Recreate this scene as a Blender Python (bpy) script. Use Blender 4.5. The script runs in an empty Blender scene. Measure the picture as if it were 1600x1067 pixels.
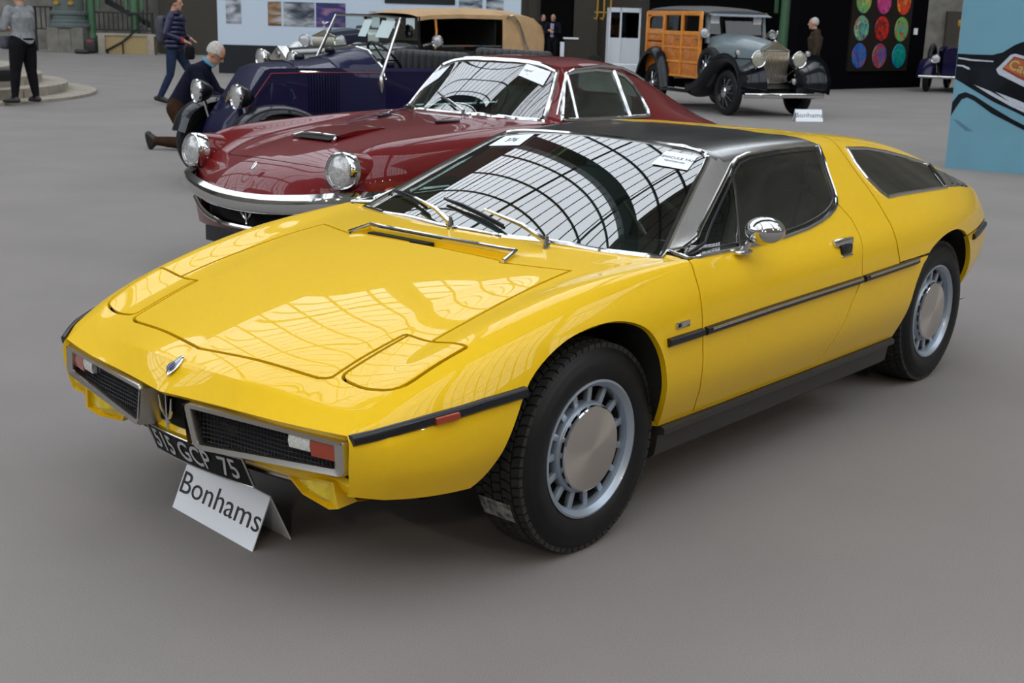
import bpy, bmesh, math, random
import numpy as np
from mathutils import Vector, Matrix
random.seed(4)
SC = bpy.context.scene
COL = SC.collection
PI = math.pi
# ---------------------------------------------------------------- camera, world, lights, exposure
def look_axes(yaw, pitch, roll):
    f = np.array([math.cos(yaw)*math.cos(pitch), math.sin(yaw)*math.cos(pitch), -math.sin(pitch)])
    r = np.cross(f, [0, 0, 1]); r /= np.linalg.norm(r); u = np.cross(r, f)
    c, s = math.cos(roll), math.sin(roll)
    return c*r+s*u, -s*r+c*u, f
CAM_POS = (2.81734, 2.92951, 1.55007)
cd = bpy.data.cameras.new('camera'); cam = bpy.data.objects.new('camera', cd); COL.objects.link(cam)
cr, cu, cf = look_axes(3.85367789, 0.25251526, 0.02762296)
cam.matrix_world = Matrix(((cr[0], cu[0], -cf[0], CAM_POS[0]), (cr[1], cu[1], -cf[1], CAM_POS[1]),
                           (cr[2], cu[2], -cf[2], CAM_POS[2]), (0, 0, 0, 1)))
cd.sensor_width = 36; cd.lens = 1951.778/1600*36; cd.clip_end = 400
cd.dof.use_dof = True; cd.dof.focus_distance = 4.3; cd.dof.aperture_fstop = 8
SC.camera = cam
W = bpy.data.worlds.new('overcast_sky'); SC.world = W; W.use_nodes = True
bg = W.node_tree.nodes['Background']; bg.inputs[0].default_value = (0.87, 0.93, 1.0, 1); bg.inputs[1].default_value = 2.85
SC.view_settings.view_transform = 'Standard'; SC.view_settings.look = 'None'
SC.view_settings.gamma = 1; SC.view_settings.use_curve_mapping = False
SC.view_settings.exposure = 0.0
# ---------------------------------------------------------------- materials
def mat(name, col, rough=0.5, metal=0.0, coat=0.0, noise=0.0, nscale=40.0, bump=0.0, bscale=300.0, spec=0.5, emit=None, aniso=0.0, crough=0.02):
    m = bpy.data.materials.new(name); m.use_nodes = True
    nt = m.node_tree; b = nt.nodes['Principled BSDF']; L = nt.links.new
    b.inputs['Base Color'].default_value = (*col, 1); b.inputs['Roughness'].default_value = rough
    b.inputs['Metallic'].default_value = metal; b.inputs['Coat Weight'].default_value = coat
    b.inputs['Coat Roughness'].default_value = crough
    b.inputs['Specular IOR Level'].default_value = spec
    if aniso: b.inputs['Anisotropic'].default_value = aniso
    if emit: b.inputs['Emission Color'].default_value = (*emit[0], 1); b.inputs['Emission Strength'].default_value = emit[1]
    tc = nt.nodes.new('ShaderNodeTexCoord')
    n = nt.nodes.new('ShaderNodeTexNoise'); n.inputs['Scale'].default_value = nscale; n.inputs['Detail'].default_value = 4
    L(tc.outputs['Object'], n.inputs['Vector'])
    mx = nt.nodes.new('ShaderNodeMix'); mx.data_type = 'RGBA'; mx.blend_type = 'MULTIPLY'
    mx.inputs[6].default_value = (*col, 1); mx.inputs[0].default_value = 1.0
    mp = nt.nodes.new('ShaderNodeMapRange'); mp.inputs[1].default_value = 0.3; mp.inputs[2].default_value = 0.7
    mp.inputs[3].default_value = 1-noise; mp.inputs[4].default_value = 1+noise
    L(n.outputs[0], mp.inputs[0]); L(mp.outputs[0], mx.inputs[7]); L(mx.outputs[2], b.inputs['Base Color'])
    if bump:
        n2 = nt.nodes.new('ShaderNodeTexNoise'); n2.inputs['Scale'].default_value = bscale; n2.inputs['Detail'].default_value = 3
        L(tc.outputs['Object'], n2.inputs['Vector'])
        bp = nt.nodes.new('ShaderNodeBump'); bp.inputs['Strength'].default_value = bump; bp.inputs['Distance'].default_value = 0.002
        L(n2.outputs[0], bp.inputs['Height']); L(bp.outputs[0], b.inputs['Normal'])
    return m
def glass_mat(name, tint, ior=1.5, refl=(1, 1, 1)):
    m = bpy.data.materials.new(name); m.use_nodes = True; nt = m.node_tree; L = nt.links.new
    nt.nodes.remove(nt.nodes['Principled BSDF'])
    t = nt.nodes.new('ShaderNodeBsdfTransparent'); t.inputs[0].default_value = (*tint, 1)
    g = nt.nodes.new('ShaderNodeBsdfGlossy'); g.inputs['Roughness'].default_value = 0.0; g.inputs[0].default_value = (*refl, 1)
    fr = nt.nodes.new('ShaderNodeFresnel'); fr.inputs[0].default_value = ior
    ge = nt.nodes.new('ShaderNodeNewGeometry'); mr = nt.nodes.new('ShaderNodeMapRange'); mr.inputs[3].default_value = ior; mr.inputs[4].default_value = 1/ior
    L(ge.outputs['Backfacing'], mr.inputs[0]); L(mr.outputs[0], fr.inputs[0])     # a thin pane reflects alike from both sides
    mx = nt.nodes.new('ShaderNodeMixShader'); L(fr.outputs[0], mx.inputs[0]); L(t.outputs[0], mx.inputs[1]); L(g.outputs[0], mx.inputs[2])
    L(mx.outputs[0], nt.nodes['Material Output'].inputs['Surface'])
    return m
M = {}
M['yellow'] = mat('yellow_paint', (0.78, 0.485, 0.003), 0.5, coat=0.65, noise=0.01, spec=0.15)
M['maroon'] = mat('maroon_paint', (0.13, 0.004, 0.006), 0.4, coat=0.7, spec=0.1)
M['navy'] = mat('navy_paint', (0.005, 0.005, 0.032), 0.4, coat=0.4, spec=0.1)
M['black_paint'] = mat('black_paint', (0.004, 0.005, 0.008), 0.4, coat=0.5, spec=0.1)
M['grey_paint'] = mat('grey_blue_paint', (0.17, 0.21, 0.225), 0.4, coat=0.5, spec=0.2)
M['wood'] = mat('varnished_wood', (0.48, 0.145, 0.015), 0.4, coat=0.5, noise=0.25, nscale=12)
M['wood_frame'] = mat('pale_varnished_wood', (0.62, 0.22, 0.025), 0.4, coat=0.5, noise=0.15, nscale=12)
M['chrome'] = mat('chrome', (0.62, 0.62, 0.62), 0.07, 1.0)
M['steel'] = mat('brushed_steel', (0.50, 0.50, 0.50), 0.17, 1.0, noise=0.015, nscale=60)
M['satin'] = mat('satin_steel', (0.52, 0.50, 0.47), 0.27, 1.0, noise=0.02, nscale=80)
M['alloy'] = mat('silver_alloy_paint', (0.36, 0.42, 0.50), 0.35, 0.55, coat=0.4)
M['rubber'] = mat('black_rubber', (0.008, 0.008, 0.009), 0.5, bump=0.12, bscale=400, noise=0.2, nscale=25, spec=0.3)
M['tread'] = mat('tyre_tread_rubber', (0.022, 0.022, 0.022), 0.75, bump=0.3, bscale=250, noise=0.3, nscale=30)
M['trim'] = mat('black_trim_rubber', (0.006, 0.007, 0.012), 0.35)
M['sill'] = mat('satin_black_sill', (0.028, 0.026, 0.025), 0.42, noise=0.1)
M['dark'] = mat('unlit_black', (0.004, 0.004, 0.004), 0.9)
M['leather'] = mat('black_leather', (0.012, 0.012, 0.013), 0.5, bump=0.2)
M['greyleather'] = mat('grey_leather', (0.10, 0.10, 0.10), 0.5, bump=0.2)
M['paper'] = mat('white_card', (0.80, 0.83, 0.88), 0.6)
M['ink'] = mat('black_ink', (0.01, 0.01, 0.012), 0.6)
M['amber'] = mat('amber_lens', (0.30, 0.030, 0.004), 0.15, coat=1.0)
M['clear'] = mat('clear_lens', (0.55, 0.55, 0.52), 0.12, coat=1.0, noise=0.3, nscale=150)
M['fog'] = mat('yellow_fog_lens', (0.80, 0.58, 0.0), 0.2, 0.25, coat=1.0, noise=0.25, nscale=25)
M['lamp_glass'] = mat('headlamp_lens', (0.40, 0.40, 0.40), 0.16, 0.15, coat=1.0, noise=0.3, nscale=70)
M['glass'] = glass_mat('tinted_glass', (0.46, 0.58, 0.54), 2.6)
M['glass_side'] = glass_mat('side_glass', (0.55, 0.66, 0.62), 1.75)
M['glass_dark'] = glass_mat('dim_glass', (0.12, 0.14, 0.13), 1.5)
M['glass_clear'] = glass_mat('clear_glass', (0.86, 0.92, 0.90))
# ---------------------------------------------------------------- helpers
def link(name, me, m=None, parent=None, loc=None, smooth=True, sharp=35):
    o = bpy.data.objects.new(name, me); COL.objects.link(o)
    if m is not None:
        for k in (m if isinstance(m, (list, tuple)) else [m]): me.materials.append(k)
    if smooth:
        me.shade_smooth()
        if sharp: me.set_sharp_from_angle(angle=math.radians(sharp))
    if parent is not None: o.parent = parent
    if loc is not None: o.location = loc
    return o
def tag(o, label, cat, group=None, kind=None):
    o['label'] = label; o['category'] = cat
    if group: o['group'] = group
    if kind: o['kind'] = kind
    return o
def empty(name, loc=(0, 0, 0), rz=0.0, label=None, cat=None, group=None):
    o = bpy.data.objects.new(name, None); COL.objects.link(o); o.location = loc; o.rotation_euler = (0, 0, rz)
    o.empty_display_size = 0.1
    if label: tag(o, label, cat, group)
    return o
class MB:
    """collects simple solids, then links them as ONE mesh object"""
    def __init__(s): s.v = []; s.f = []; s.mi = []; s.cur = 0
    def add(s, vs, fs, mi=None):
        b = len(s.v); s.v += [tuple(map(float, p)) for p in vs]
        s.f += [tuple(b+i for i in q) for q in fs]; s.mi += [s.cur if mi is None else mi]*len(fs)
    def box(s, c, d, rz=0.0, M4=None, taper=(1, 1)):
        x, y, z = d[0]/2, d[1]/2, d[2]/2
        P = [(-x, -y, -z), (x, -y, -z), (x, y, -z), (-x, y, -z), (-x*taper[0], -y*taper[1], z), (x*taper[0], -y*taper[1], z), (x*taper[0], y*taper[1], z), (-x*taper[0], y*taper[1], z)]
        cr_, sr_ = math.cos(rz), math.sin(rz)
        P = [(c[0]+p[0]*cr_-p[1]*sr_, c[1]+p[0]*sr_+p[1]*cr_, c[2]+p[2]) for p in P]
        if M4 is not None: P = [tuple(M4 @ Vector(p)) for p in P]
        s.add(P, [(3, 2, 1, 0), (4, 5, 6, 7), (0, 1, 5, 4), (1, 2, 6, 5), (2, 3, 7, 6), (3, 0, 4, 7)])
    def rbox(s, c, d, r=0.01, rz=0.0, seg=2):
        """box with rounded edges"""
        bm = bmesh.new(); bmesh.ops.create_cube(bm, size=1.0)
        for v in bm.verts: v.co = Vector((v.co.x*d[0], v.co.y*d[1], v.co.z*d[2]))
        bmesh.ops.bevel(bm, geom=bm.edges[:], offset=r, segments=seg, profile=0.5, affect='EDGES')
        Rm = Matrix.Rotation(rz, 4, 'Z'); s.addbm(bm, Matrix.Translation(c) @ Rm)
    def addbm(s, bm, M4=None):
        bm.verts.index_update()
        s.add([tuple(M4 @ v.co) if M4 is not None else tuple(v.co) for v in bm.verts], [[v.index for v in f.verts] for f in bm.faces]); bm.free()
    def tube(s, pts, r, n=8, closed=False, cap=True, flat=None):
        """round (or elliptic) tube along a polyline; r scalar or per point"""
        P = [Vector(p) for p in pts]; k = len(P)
        R_ = [r]*k if not hasattr(r, '__len__') else list(r)
        T = []
        for i in range(k):
            a = P[(i-1) % k] if (closed or i > 0) else P[i]; b = P[(i+1) % k] if (closed or i < k-1) else P[i]
            t = (b-a); T.append(t.normalized() if t.length > 1e-9 else Vector((0, 0, 1)))
        up = Vector((0, 0, 1)) if abs(T[0].z) < 0.9 else Vector((1, 0, 0))
        N = (up - T[0]*up.dot(T[0])).normalized(); vs = []; fs = []
        for i in range(k):
            N = (N - T[i]*N.dot(T[i])); N = N.normalized() if N.length > 1e-6 else T[i].orthogonal().normalized()
            B = T[i].cross(N)
            for j in range(n):
                a = 2*PI*j/n; ca, sa = math.cos(a)*R_[i], math.sin(a)*R_[i]*(flat or 1.0)
                vs.append(P[i]+N*ca+B*sa)
        rng = k if closed else k-1
        for i in range(rng):
            for j in range(n):
                a = i*n+j; b = i*n+(j+1) % n; c = ((i+1) % k)*n+(j+1) % n; d = ((i+1) % k)*n+j
                fs.append((a, b, c, d))
        if not closed and cap: fs.append(tuple(range(n-1, -1, -1))); fs.append(tuple((k-1)*n+j for j in range(n)))
        s.add(vs, fs)
    def lathe(s, prof, n=24, M4=None, close=False, a0=0.0, a1=2*PI):
        """profile of (r, z) about local z"""
        full = abs(a1-a0-2*PI) < 1e-6; m = n if full else n+1; k = len(prof); vs = []; fs = []
        for j in range(m):
            a = a0+(a1-a0)*j/n
            for r, z in prof: vs.append((r*math.cos(a), r*math.sin(a), z))
        if M4 is not None: vs = [tuple(M4 @ Vector(p)) for p in vs]
        for j in range(n):
            j2 = (j+1) % m
            for i in range(k-1 if not close else k):
                i2 = (i+1) % k
                fs.append((j*k+i, j2*k+i, j2*k+i2, j*k+i2))
        s.add(vs, fs)
    def sphere(s, c, r, n=12, m=8, M4=None):
        prof = [(max(1e-4, math.sin(PI*i/m)), -math.cos(PI*i/m)) for i in range(m+1)]
        rr = r if hasattr(r, '__len__') else (r, r, r)
        T_ = Matrix.Translation(c) @ (M4 or Matrix.Identity(4)) @ Matrix.Diagonal((*rr, 1))
        s.lathe(prof, n, T_)
    def prism(s, poly, d0, d1, ax=(0, 1, 2)):
        """2-D polygon in axes ax[0],ax[1], extruded along ax[2] from d0 to d1"""
        n = len(poly); vs = []
        for d in (d0, d1):
            for p in poly:
                q = [0, 0, 0]; q[ax[0]] = p[0]; q[ax[1]] = p[1]; q[ax[2]] = d; vs.append(q)
        fs = [tuple(range(n-1, -1, -1)), tuple(range(n, 2*n))]+[(i, (i+1) % n, n+(i+1) % n, n+i) for i in range(n)]
        s.add(vs, fs)
    def loft(s, rings, closed=True, caps=True):
        k = len(rings[0]); vs = [p for r in rings for p in r]; fs = []
        for i in range(len(rings)-1):
            for j in range(k if closed else k-1):
                j2 = (j+1) % k; fs.append((i*k+j, i*k+j2, (i+1)*k+j2, (i+1)*k+j))
        if caps and closed: fs.append(tuple(range(k-1, -1, -1))); fs.append(tuple((len(rings)-1)*k+j for j in range(k)))
        s.add(vs, fs)
    def mesh(s, name, fix=True):
        me = bpy.data.meshes.new(name); me.from_pydata(s.v, [], s.f)
        if any(s.mi): me.polygons.foreach_set('material_index', s.mi)
        if fix:
            bm = bmesh.new(); bm.from_mesh(me); bmesh.ops.recalc_face_normals(bm, faces=bm.faces); bm.to_mesh(me); bm.free()
        me.update(); return me
    def build(s, name, m, parent=None, loc=None, smooth=True, sharp=35, fix=True):
        return link(name, s.mesh(name, fix), m, parent, loc, smooth, sharp)
def axis_matrix(loc, z, x=None):
    z = Vector(z).normalized(); x = Vector(x) if x is not None else (Vector((0, 0, 1)) if abs(z.z) < 0.9 else Vector((1, 0, 0)))
    x = (x - z*x.dot(z)).normalized(); y = z.cross(x)
    m = Matrix((x, y, z)).transposed().to_4x4(); m.translation = Vector(loc); return m
def dup(root, loc, rz=None, label=None, group=None, name=None):
    r = root.copy(); COL.objects.link(r); r.location = loc
    if rz is not None: r.rotation_euler = (0, 0, rz)
    if label: r['label'] = label
    if group: r['group'] = group
    for c in list(root.children):
        k = c.copy(); COL.objects.link(k); k.parent = r
        for g in c.children:
            h = g.copy(); COL.objects.link(h); h.parent = k
    return r
def add_text(name, body, size, m, parent, M4, align='CENTER', ext=0.0004, sx=1.0, bold=0.0):
    cu_ = bpy.data.curves.new(name, 'FONT'); cu_.body = body; cu_.size = size; cu_.align_x = align; cu_.align_y = 'CENTER'
    cu_.extrude = ext; cu_.offset = bold; cu_.resolution_u = 3
    tmp = bpy.data.objects.new(name, cu_); COL.objects.link(tmp)
    dg = bpy.context.evaluated_depsgraph_get(); me = bpy.data.meshes.new_from_object(tmp.evaluated_get(dg))
    bpy.data.objects.remove(tmp); me.transform(M4 @ Matrix.Diagonal((sx, 1, 1, 1)))
    me.materials.clear()
    return link(name, me, m, parent, smooth=False)
#GRIDLIB
def crv(P, Wt, ns):
    """Hermite curve through P with per-point crease weight (1 = corner)"""
    P = np.asarray(P, float); k = len(P)
    d = np.maximum(np.linalg.norm(np.diff(P, axis=0), axis=1), 1e-6)
    s1 = np.diff(P, axis=0)/d[:, None]
    TL = np.zeros_like(P); TR = np.zeros_like(P)
    for i in range(k):
        if i == 0: TL[i] = TR[i] = s1[0]
        elif i == k-1: TL[i] = TR[i] = s1[-1]
        else:
            sm = (s1[i]*d[i-1]+s1[i-1]*d[i])/(d[i-1]+d[i]); w = Wt[i]
            TL[i] = sm*(1-w)+s1[i-1]*w; TR[i] = sm*(1-w)+s1[i]*w
    out = [P[0]]
    for i in range(k-1):
        t = (np.arange(1, ns[i]+1)/ns[i])[:, None]
        h0 = 2*t**3-3*t**2+1; h1 = t**3-2*t**2+t; h2 = -2*t**3+3*t**2; h3 = t**3-t**2
        out += list(h0*P[i]+h1*TR[i]*d[i]+h2*P[i+1]+h3*TL[i+1]*d[i])
    return np.array(out)
def surf(rows, rcrease, ccrease, nu, nv):
    """control grid rows[i][j] -> dense grid (U,V,3); rcrease[i][j] crease while running along rows, ccrease[i][j] while running across"""
    G = np.array(rows, float); K, J = G.shape[:2]
    colsd = [crv(G[:, j], rcrease[:, j], nu) for j in range(J)]
    D = np.stack(colsd, 1); U = D.shape[0]
    pos = np.concatenate([[0]]+[i+np.arange(1, nu[i]+1)/nu[i] for i in range(K-1)])
    cw = np.stack([np.interp(pos, np.arange(K), ccrease[:, j]) for j in range(J)], 1)
    return np.stack([crv(D[u], cw[u], nv) for u in range(U)])
HERO = [
 [(.928,0,.516),(.897,.22,.518),(.872,.44,.520),(.850,.56,.521),(.826,.672,.523),(.830,.680,.512),(.832,.684,.490),(.830,.680,.430),(.815,.668,.355),(.77,.60,.325)],
 [(.862,0,.588),(.845,.22,.585),(.805,.44,.570),(.785,.56,.564),(.755,.675,.566),(.757,.732,.548),(.76,.762,.505),(.76,.762,.43),(.75,.728,.345),(.72,.64,.315)],
 [(.778,0,.622),(.757,.22,.620),(.715,.44,.612),(.70,.56,.604),(.672,.680,.620),(.67,.757,.597),(.67,.81,.548),(.67,.825,.44),(.67,.785,.338),(.66,.68,.31)],
 [(.50,0,.700),(.48,.22,.700),(.45,.43,.698),(.448,.57,.689),(.445,.715,.703),(.445,.80,.665),(.445,.855,.580),(.445,.862,.45),(.445,.81,.33),(.445,.70,.30)],
 [(.22,0,.758),(.21,.22,.757),(.20,.43,.753),(.20,.58,.741),(.20,.745,.757),(.20,.83,.705),(.20,.875,.590),(.20,.877,.46),(.20,.82,.325),(.20,.70,.30)],
 [(-.06,0,.808),(-.06,.23,.807),(-.06,.46,.800),(-.05,.61,.795),(-.05,.765,.802),(-.05,.845,.735),(-.05,.885,.603),(-.05,.886,.46),(-.05,.83,.322),(-.05,.70,.30)],
 [(-.27,0,.823),(-.28,.29,.822),(-.33,.57,.816),(-.36,.685,.813),(-.36,.785,.820),(-.36,.852,.745),(-.36,.887,.611),(-.36,.888,.46),(-.36,.83,.318),(-.36,.71,.295)],
 [(-.355,0,.829),(-.385,.38,.828),(-.497,.715,.820),(-.49,.765,.826),(-.487,.805,.828),(-.48,.860,.750),(-.48,.888,.614),(-.48,.889,.46),(-.48,.83,.317),(-.48,.71,.295)],
 [(-.64,0,.965),(-.665,.33,.961),(-.75,.625,.946),(-.79,.735,.888),(-.80,.805,.824),(-.80,.864,.747),(-.80,.889,.620),(-.80,.890,.46),(-.80,.832,.317),(-.80,.71,.295)],
 [(-1.03,0,1.124),(-1.04,.27,1.119),(-1.08,.495,1.100),(-1.12,.670,.965),(-1.14,.804,.828),(-1.14,.867,.748),(-1.14,.890,.623),(-1.14,.891,.46),(-1.14,.833,.317),(-1.14,.71,.295)],
 [(-1.40,0,1.137),(-1.40,.28,1.132),(-1.40,.525,1.108),(-1.40,.675,.970),(-1.42,.802,.838),(-1.42,.868,.750),(-1.42,.891,.627),(-1.42,.892,.46),(-1.42,.834,.317),(-1.42,.71,.295)],
 [(-1.72,0,1.136),(-1.72,.29,1.132),(-1.72,.540,1.107),(-1.72,.675,.985),(-1.74,.792,.860),(-1.74,.868,.756),(-1.74,.891,.632),(-1.74,.892,.46),(-1.74,.834,.317),(-1.74,.71,.295)],
 [(-2.05,0,1.120),(-2.05,.29,1.117),(-2.05,.530,1.096),(-2.05,.655,.985),(-2.07,.775,.870),(-2.07,.862,.762),(-2.07,.889,.637),(-2.07,.890,.46),(-2.07,.834,.318),(-2.07,.71,.295)],
 [(-2.40,0,1.084),(-2.40,.28,1.081),(-2.40,.505,1.063),(-2.40,.615,.972),(-2.42,.745,.872),(-2.42,.842,.765),(-2.42,.872,.641),(-2.42,.870,.46),(-2.42,.815,.322),(-2.42,.71,.30)],
 [(-2.75,0,1.024),(-2.75,.28,1.021),(-2.75,.492,1.010),(-2.75,.605,.943),(-2.77,.708,.858),(-2.77,.792,.757),(-2.77,.814,.644),(-2.77,.808,.47),(-2.77,.76,.35),(-2.77,.69,.32)],
 [(-3.10,0,.924),(-3.10,.28,.921),(-3.10,.490,.912),(-3.10,.592,.876),(-3.10,.665,.826),(-3.10,.725,.732),(-3.10,.745,.644),(-3.10,.738,.48),(-3.09,.685,.36),(-3.08,.60,.33)],
 [(-3.40,0,.832),(-3.40,.27,.830),(-3.39,.48,.824),(-3.38,.545,.814),(-3.37,.588,.794),(-3.37,.640,.710),(-3.36,.668,.640),(-3.35,.668,.49),(-3.31,.62,.36),(-3.29,.54,.34)],
]
HERO_RC = np.zeros((17, 10)); HERO_RC[7, :4] = 1; HERO_RC[7, 4] = .3; HERO_RC[9, :3] = .25; HERO_RC[1, :] = .0
HERO_CC = np.zeros((17, 10))
HERO_CC[0:3, 2] = .9; HERO_CC[3, 2] = .8; HERO_CC[4, 2] = .6; HERO_CC[5, 2] = .2; HERO_CC[7:9, 2] = 1; HERO_CC[9, 2] = .5
HERO_CC[0:2, 4] = 1; HERO_CC[2, 4] = .85; HERO_CC[3, 4] = .45; HERO_CC[4, 4] = .15; HERO_CC[7:12, 4] = .35; HERO_CC[12:16, 4] = .45; HERO_CC[16, 4] = .6
HERO_CC[15:, 2] = .3; HERO_CC[:, 6] = .3; HERO_CC[:, 8] = .9; HERO_CC[16, 6] = .2
HERO_NU = [8, 8, 12, 12, 12, 10, 6, 12, 14, 14, 14, 14, 14, 14, 14, 12]
HERO_NV = [10, 10, 8, 8, 8, 8, 8, 8, 4]
def fair(S, cuts, sigma=7.0):
    """even out the surface lengthwise between the given rows (kept fixed)"""
    S = S.copy(); r = int(sigma*3); k = np.exp(-.5*(np.arange(-r, r+1)/sigma)**2); k /= k.sum()
    for a, b in zip(cuts[:-1], cuts[1:]):
        A = S[a:b+1]; n = len(A); m = min(r, n-1)
        kk = k[r-m:r+m+1]/k[r-m:r+m+1].sum()
        Pd = np.concatenate([2*A[:1]-A[m:0:-1], A, 2*A[-1:]-A[-2:-m-2:-1]])
        S[a:b+1] = sum(kk[j]*Pd[j:j+n] for j in range(2*m+1))
    return S
#ENDGRIDLIB
# ---------------------------------------------------------------- the hall: carpet, glass roof on iron ribs, stone walls
def carpet_mat():
    m = mat('grey_carpet', (0.225, 0.206, 0.195), 0.92, noise=.0, bump=.35, bscale=500, spec=.2)
    nt = m.node_tree; b = nt.nodes['Principled BSDF']; L = nt.links.new
    tc = nt.nodes.new('ShaderNodeTexCoord'); n1 = nt.nodes.new('ShaderNodeTexNoise'); n1.inputs['Scale'].default_value = 330; n1.inputs['Detail'].default_value = 3
    n2 = nt.nodes.new('ShaderNodeTexNoise'); n2.inputs['Scale'].default_value = .9; n2.inputs['Detail'].default_value = 5
    L(tc.outputs['Object'], n1.inputs[0]); L(tc.outputs['Object'], n2.inputs[0])
    a = nt.nodes.new('ShaderNodeMapRange'); a.inputs[1].default_value = .3; a.inputs[2].default_value = .7; a.inputs[3].default_value = .80; a.inputs[4].default_value = 1.2
    c = nt.nodes.new('ShaderNodeMapRange'); c.inputs[1].default_value = .3; c.inputs[2].default_value = .7; c.inputs[3].default_value = .94; c.inputs[4].default_value = 1.06
    L(n1.outputs[0], a.inputs[0]); L(n2.outputs[0], c.inputs[0])
    mu = nt.nodes.new('ShaderNodeMath'); mu.operation = 'MULTIPLY'; L(a.outputs[0], mu.inputs[0]); L(c.outputs[0], mu.inputs[1])
    mx = nt.nodes.new('ShaderNodeMix'); mx.data_type = 'RGBA'; mx.blend_type = 'MULTIPLY'; mx.inputs[0].default_value = 1; mx.inputs[6].default_value = (0.225, 0.206, 0.195, 1)
    L(mu.outputs[0], mx.inputs[7]); L(mx.outputs[2], b.inputs['Base Color']); return m
mb = MB(); mb.box((-15, -16, -.05), (170, 170, .1)); fl = mb.build('floor', carpet_mat(), smooth=False); fl['kind'] = 'structure'
M['iron'] = mat('green_grey_iron', (0.045, 0.06, 0.055), .6)
M['stone'] = mat('grey_stone', (0.16, 0.15, 0.13), .8, noise=.25, nscale=3, bump=.3, bscale=30)
M['hallwall'] = mat('dim_wall', (0.055, 0.052, 0.045), .8, noise=.2, nscale=2)
M['palewall'] = mat('pale_stone_wall', (0.26, 0.245, 0.22), .8, noise=.2, nscale=1)
M['midwall'] = mat('brown_stone_wall', (0.25, 0.23, 0.19), .8, noise=.3, nscale=.4)
HN = Vector((-.5, -.866, 0)); HA = Vector((.866, -.5, 0))     # across the nave (away from the camera), along the nave
def hall(s, a, z): return tuple(HN*s+HA*a+Vector((0, 0, z)))
S0, S1, Z0, Z1, ZT = -14.0, 50.0, 12.0, 28.5, 45.0
def vault(t):
    """cross-section of the glass roof, t = 0 (behind the camera) to 1 (far side)"""
    c = (S0+S1)/2; ang = PI*(1-t)
    return c+math.cos(ang)*(S1-S0)/2, (Z0+(Z1-Z0)*t)+math.sin(ang)*(ZT-(Z0+Z1)/2)
roof = empty('ceiling'); roof['kind'] = 'structure'
A0, A1 = -70, 70
def bars(name, ts, step, w, d, along):
    t = MB()
    if along:
        for tt in ts:
            s, z = vault(tt); t.tube([hall(s, A0, z), hall(s, A1, z)], w, 4)
    else:
        k = 40; arr = [vault(i/k) for i in range(k+1)]
        for a in np.arange(A0, A1+.01, step): t.tube([hall(s, a, z) for s, z in arr], w, 4, flat=d)
    o = t.build(name, M['iron'], roof, smooth=False); o['kind'] = 'stuff'
bars('glazing_bar', np.linspace(.02, .98, 48), 0, .11, 1, True)
bars('cross_bar', None, 2.5, .13, 1, False)
bars('purlin', np.linspace(.06, .94, 7), 0, .22, 1, True)
bars('arch', None, 21.0, 1.0, 1, False)
for nm, s, zt in (('wall_back', S1, Z1), ('wall_front', S0, Z0)):
    t = MB(); t.box((0, 0, 0), (.5, A1-A0+10, zt), M4=Matrix.Translation(hall(s, 0, zt/2)) @ Matrix.Rotation(math.atan2(HN.y, HN.x), 4, 'Z'))
    o = t.build(nm, M['hallwall' if nm == 'wall_back' else 'palewall'], smooth=False); o['kind'] = 'structure'
for nm, a in (('wall_left', A1), ('wall_right', -48)):
    ht = 17 if nm == 'wall_left' else 44
    t = MB(); t.box((0, 0, 0), (S1-S0, .5, ht), M4=Matrix.Translation(hall((S0+S1)/2, a, ht/2)) @ Matrix.Rotation(math.atan2(HN.y, HN.x), 4, 'Z'))
    o = t.build(nm, M['midwall'], smooth=False); o['kind'] = 'structure'
t = MB(); rr_ = [vault(k) for k in np.linspace(.40, .60, 9)]
t.loft([[hall(s, a, z) for s, z in rr_]+[hall(s, a, z+.3) for s, z in rr_[::-1]] for a in (A0, A1)]); t.build('added_ridge_band', M['midwall'], roof, smooth=False)  # unseen opaque band added along the ridge to break up the roof's reflections
# ---------------------------------------------------------------- panel cutting
def pip(P, x, y):
    c = False; n = len(P); j = n-1
    for i in range(n):
        xi, yi = P[i]; xj, yj = P[j]
        if (yi > y) != (yj > y) and x < (xj-xi)*(y-yi)/(yj-yi)+xi: c = not c
        j = i
    return c
def offset_poly(P, d):
    """offset a closed polygon outwards by d"""
    A = sum(P[i][0]*P[(i+1) % len(P)][1]-P[(i+1) % len(P)][0]*P[i][1] for i in range(len(P)))
    s = 1 if A > 0 else -1; n = len(P); out = []
    for i in range(n):
        a, b, c = Vector(P[i-1]), Vector(P[i]), Vector(P[(i+1) % n])
        e1 = (b-a).normalized(); e2 = (c-b).normalized()
        n1 = Vector((e1.y, -e1.x))*s; n2 = Vector((e2.y, -e2.x))*s
        m = n1+n2
        k = 2/max(0.5, m.length_squared) if m.length > 1e-6 else 1
        out.append(tuple(b+m*d*k))
    return out
def smooth_poly(P, n=4, closed=True):
    k = len(P); out = []
    for i in range(k if closed else k-1):
        p0, p1, p2, p3 = [Vector(P[q % k] if closed else P[min(max(q, 0), k-1)]) for q in (i-1, i, i+1, i+2)]
        for s in range(n):
            t = s/n
            out.append(tuple(0.5*((2*p1)+(p2-p0)*t+(2*p0-5*p1+4*p2-p3)*t*t+(3*p1-p0-3*p2+p3)*t**3)))
    if not closed: out.append(tuple(P[-1]))
    return out
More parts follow.
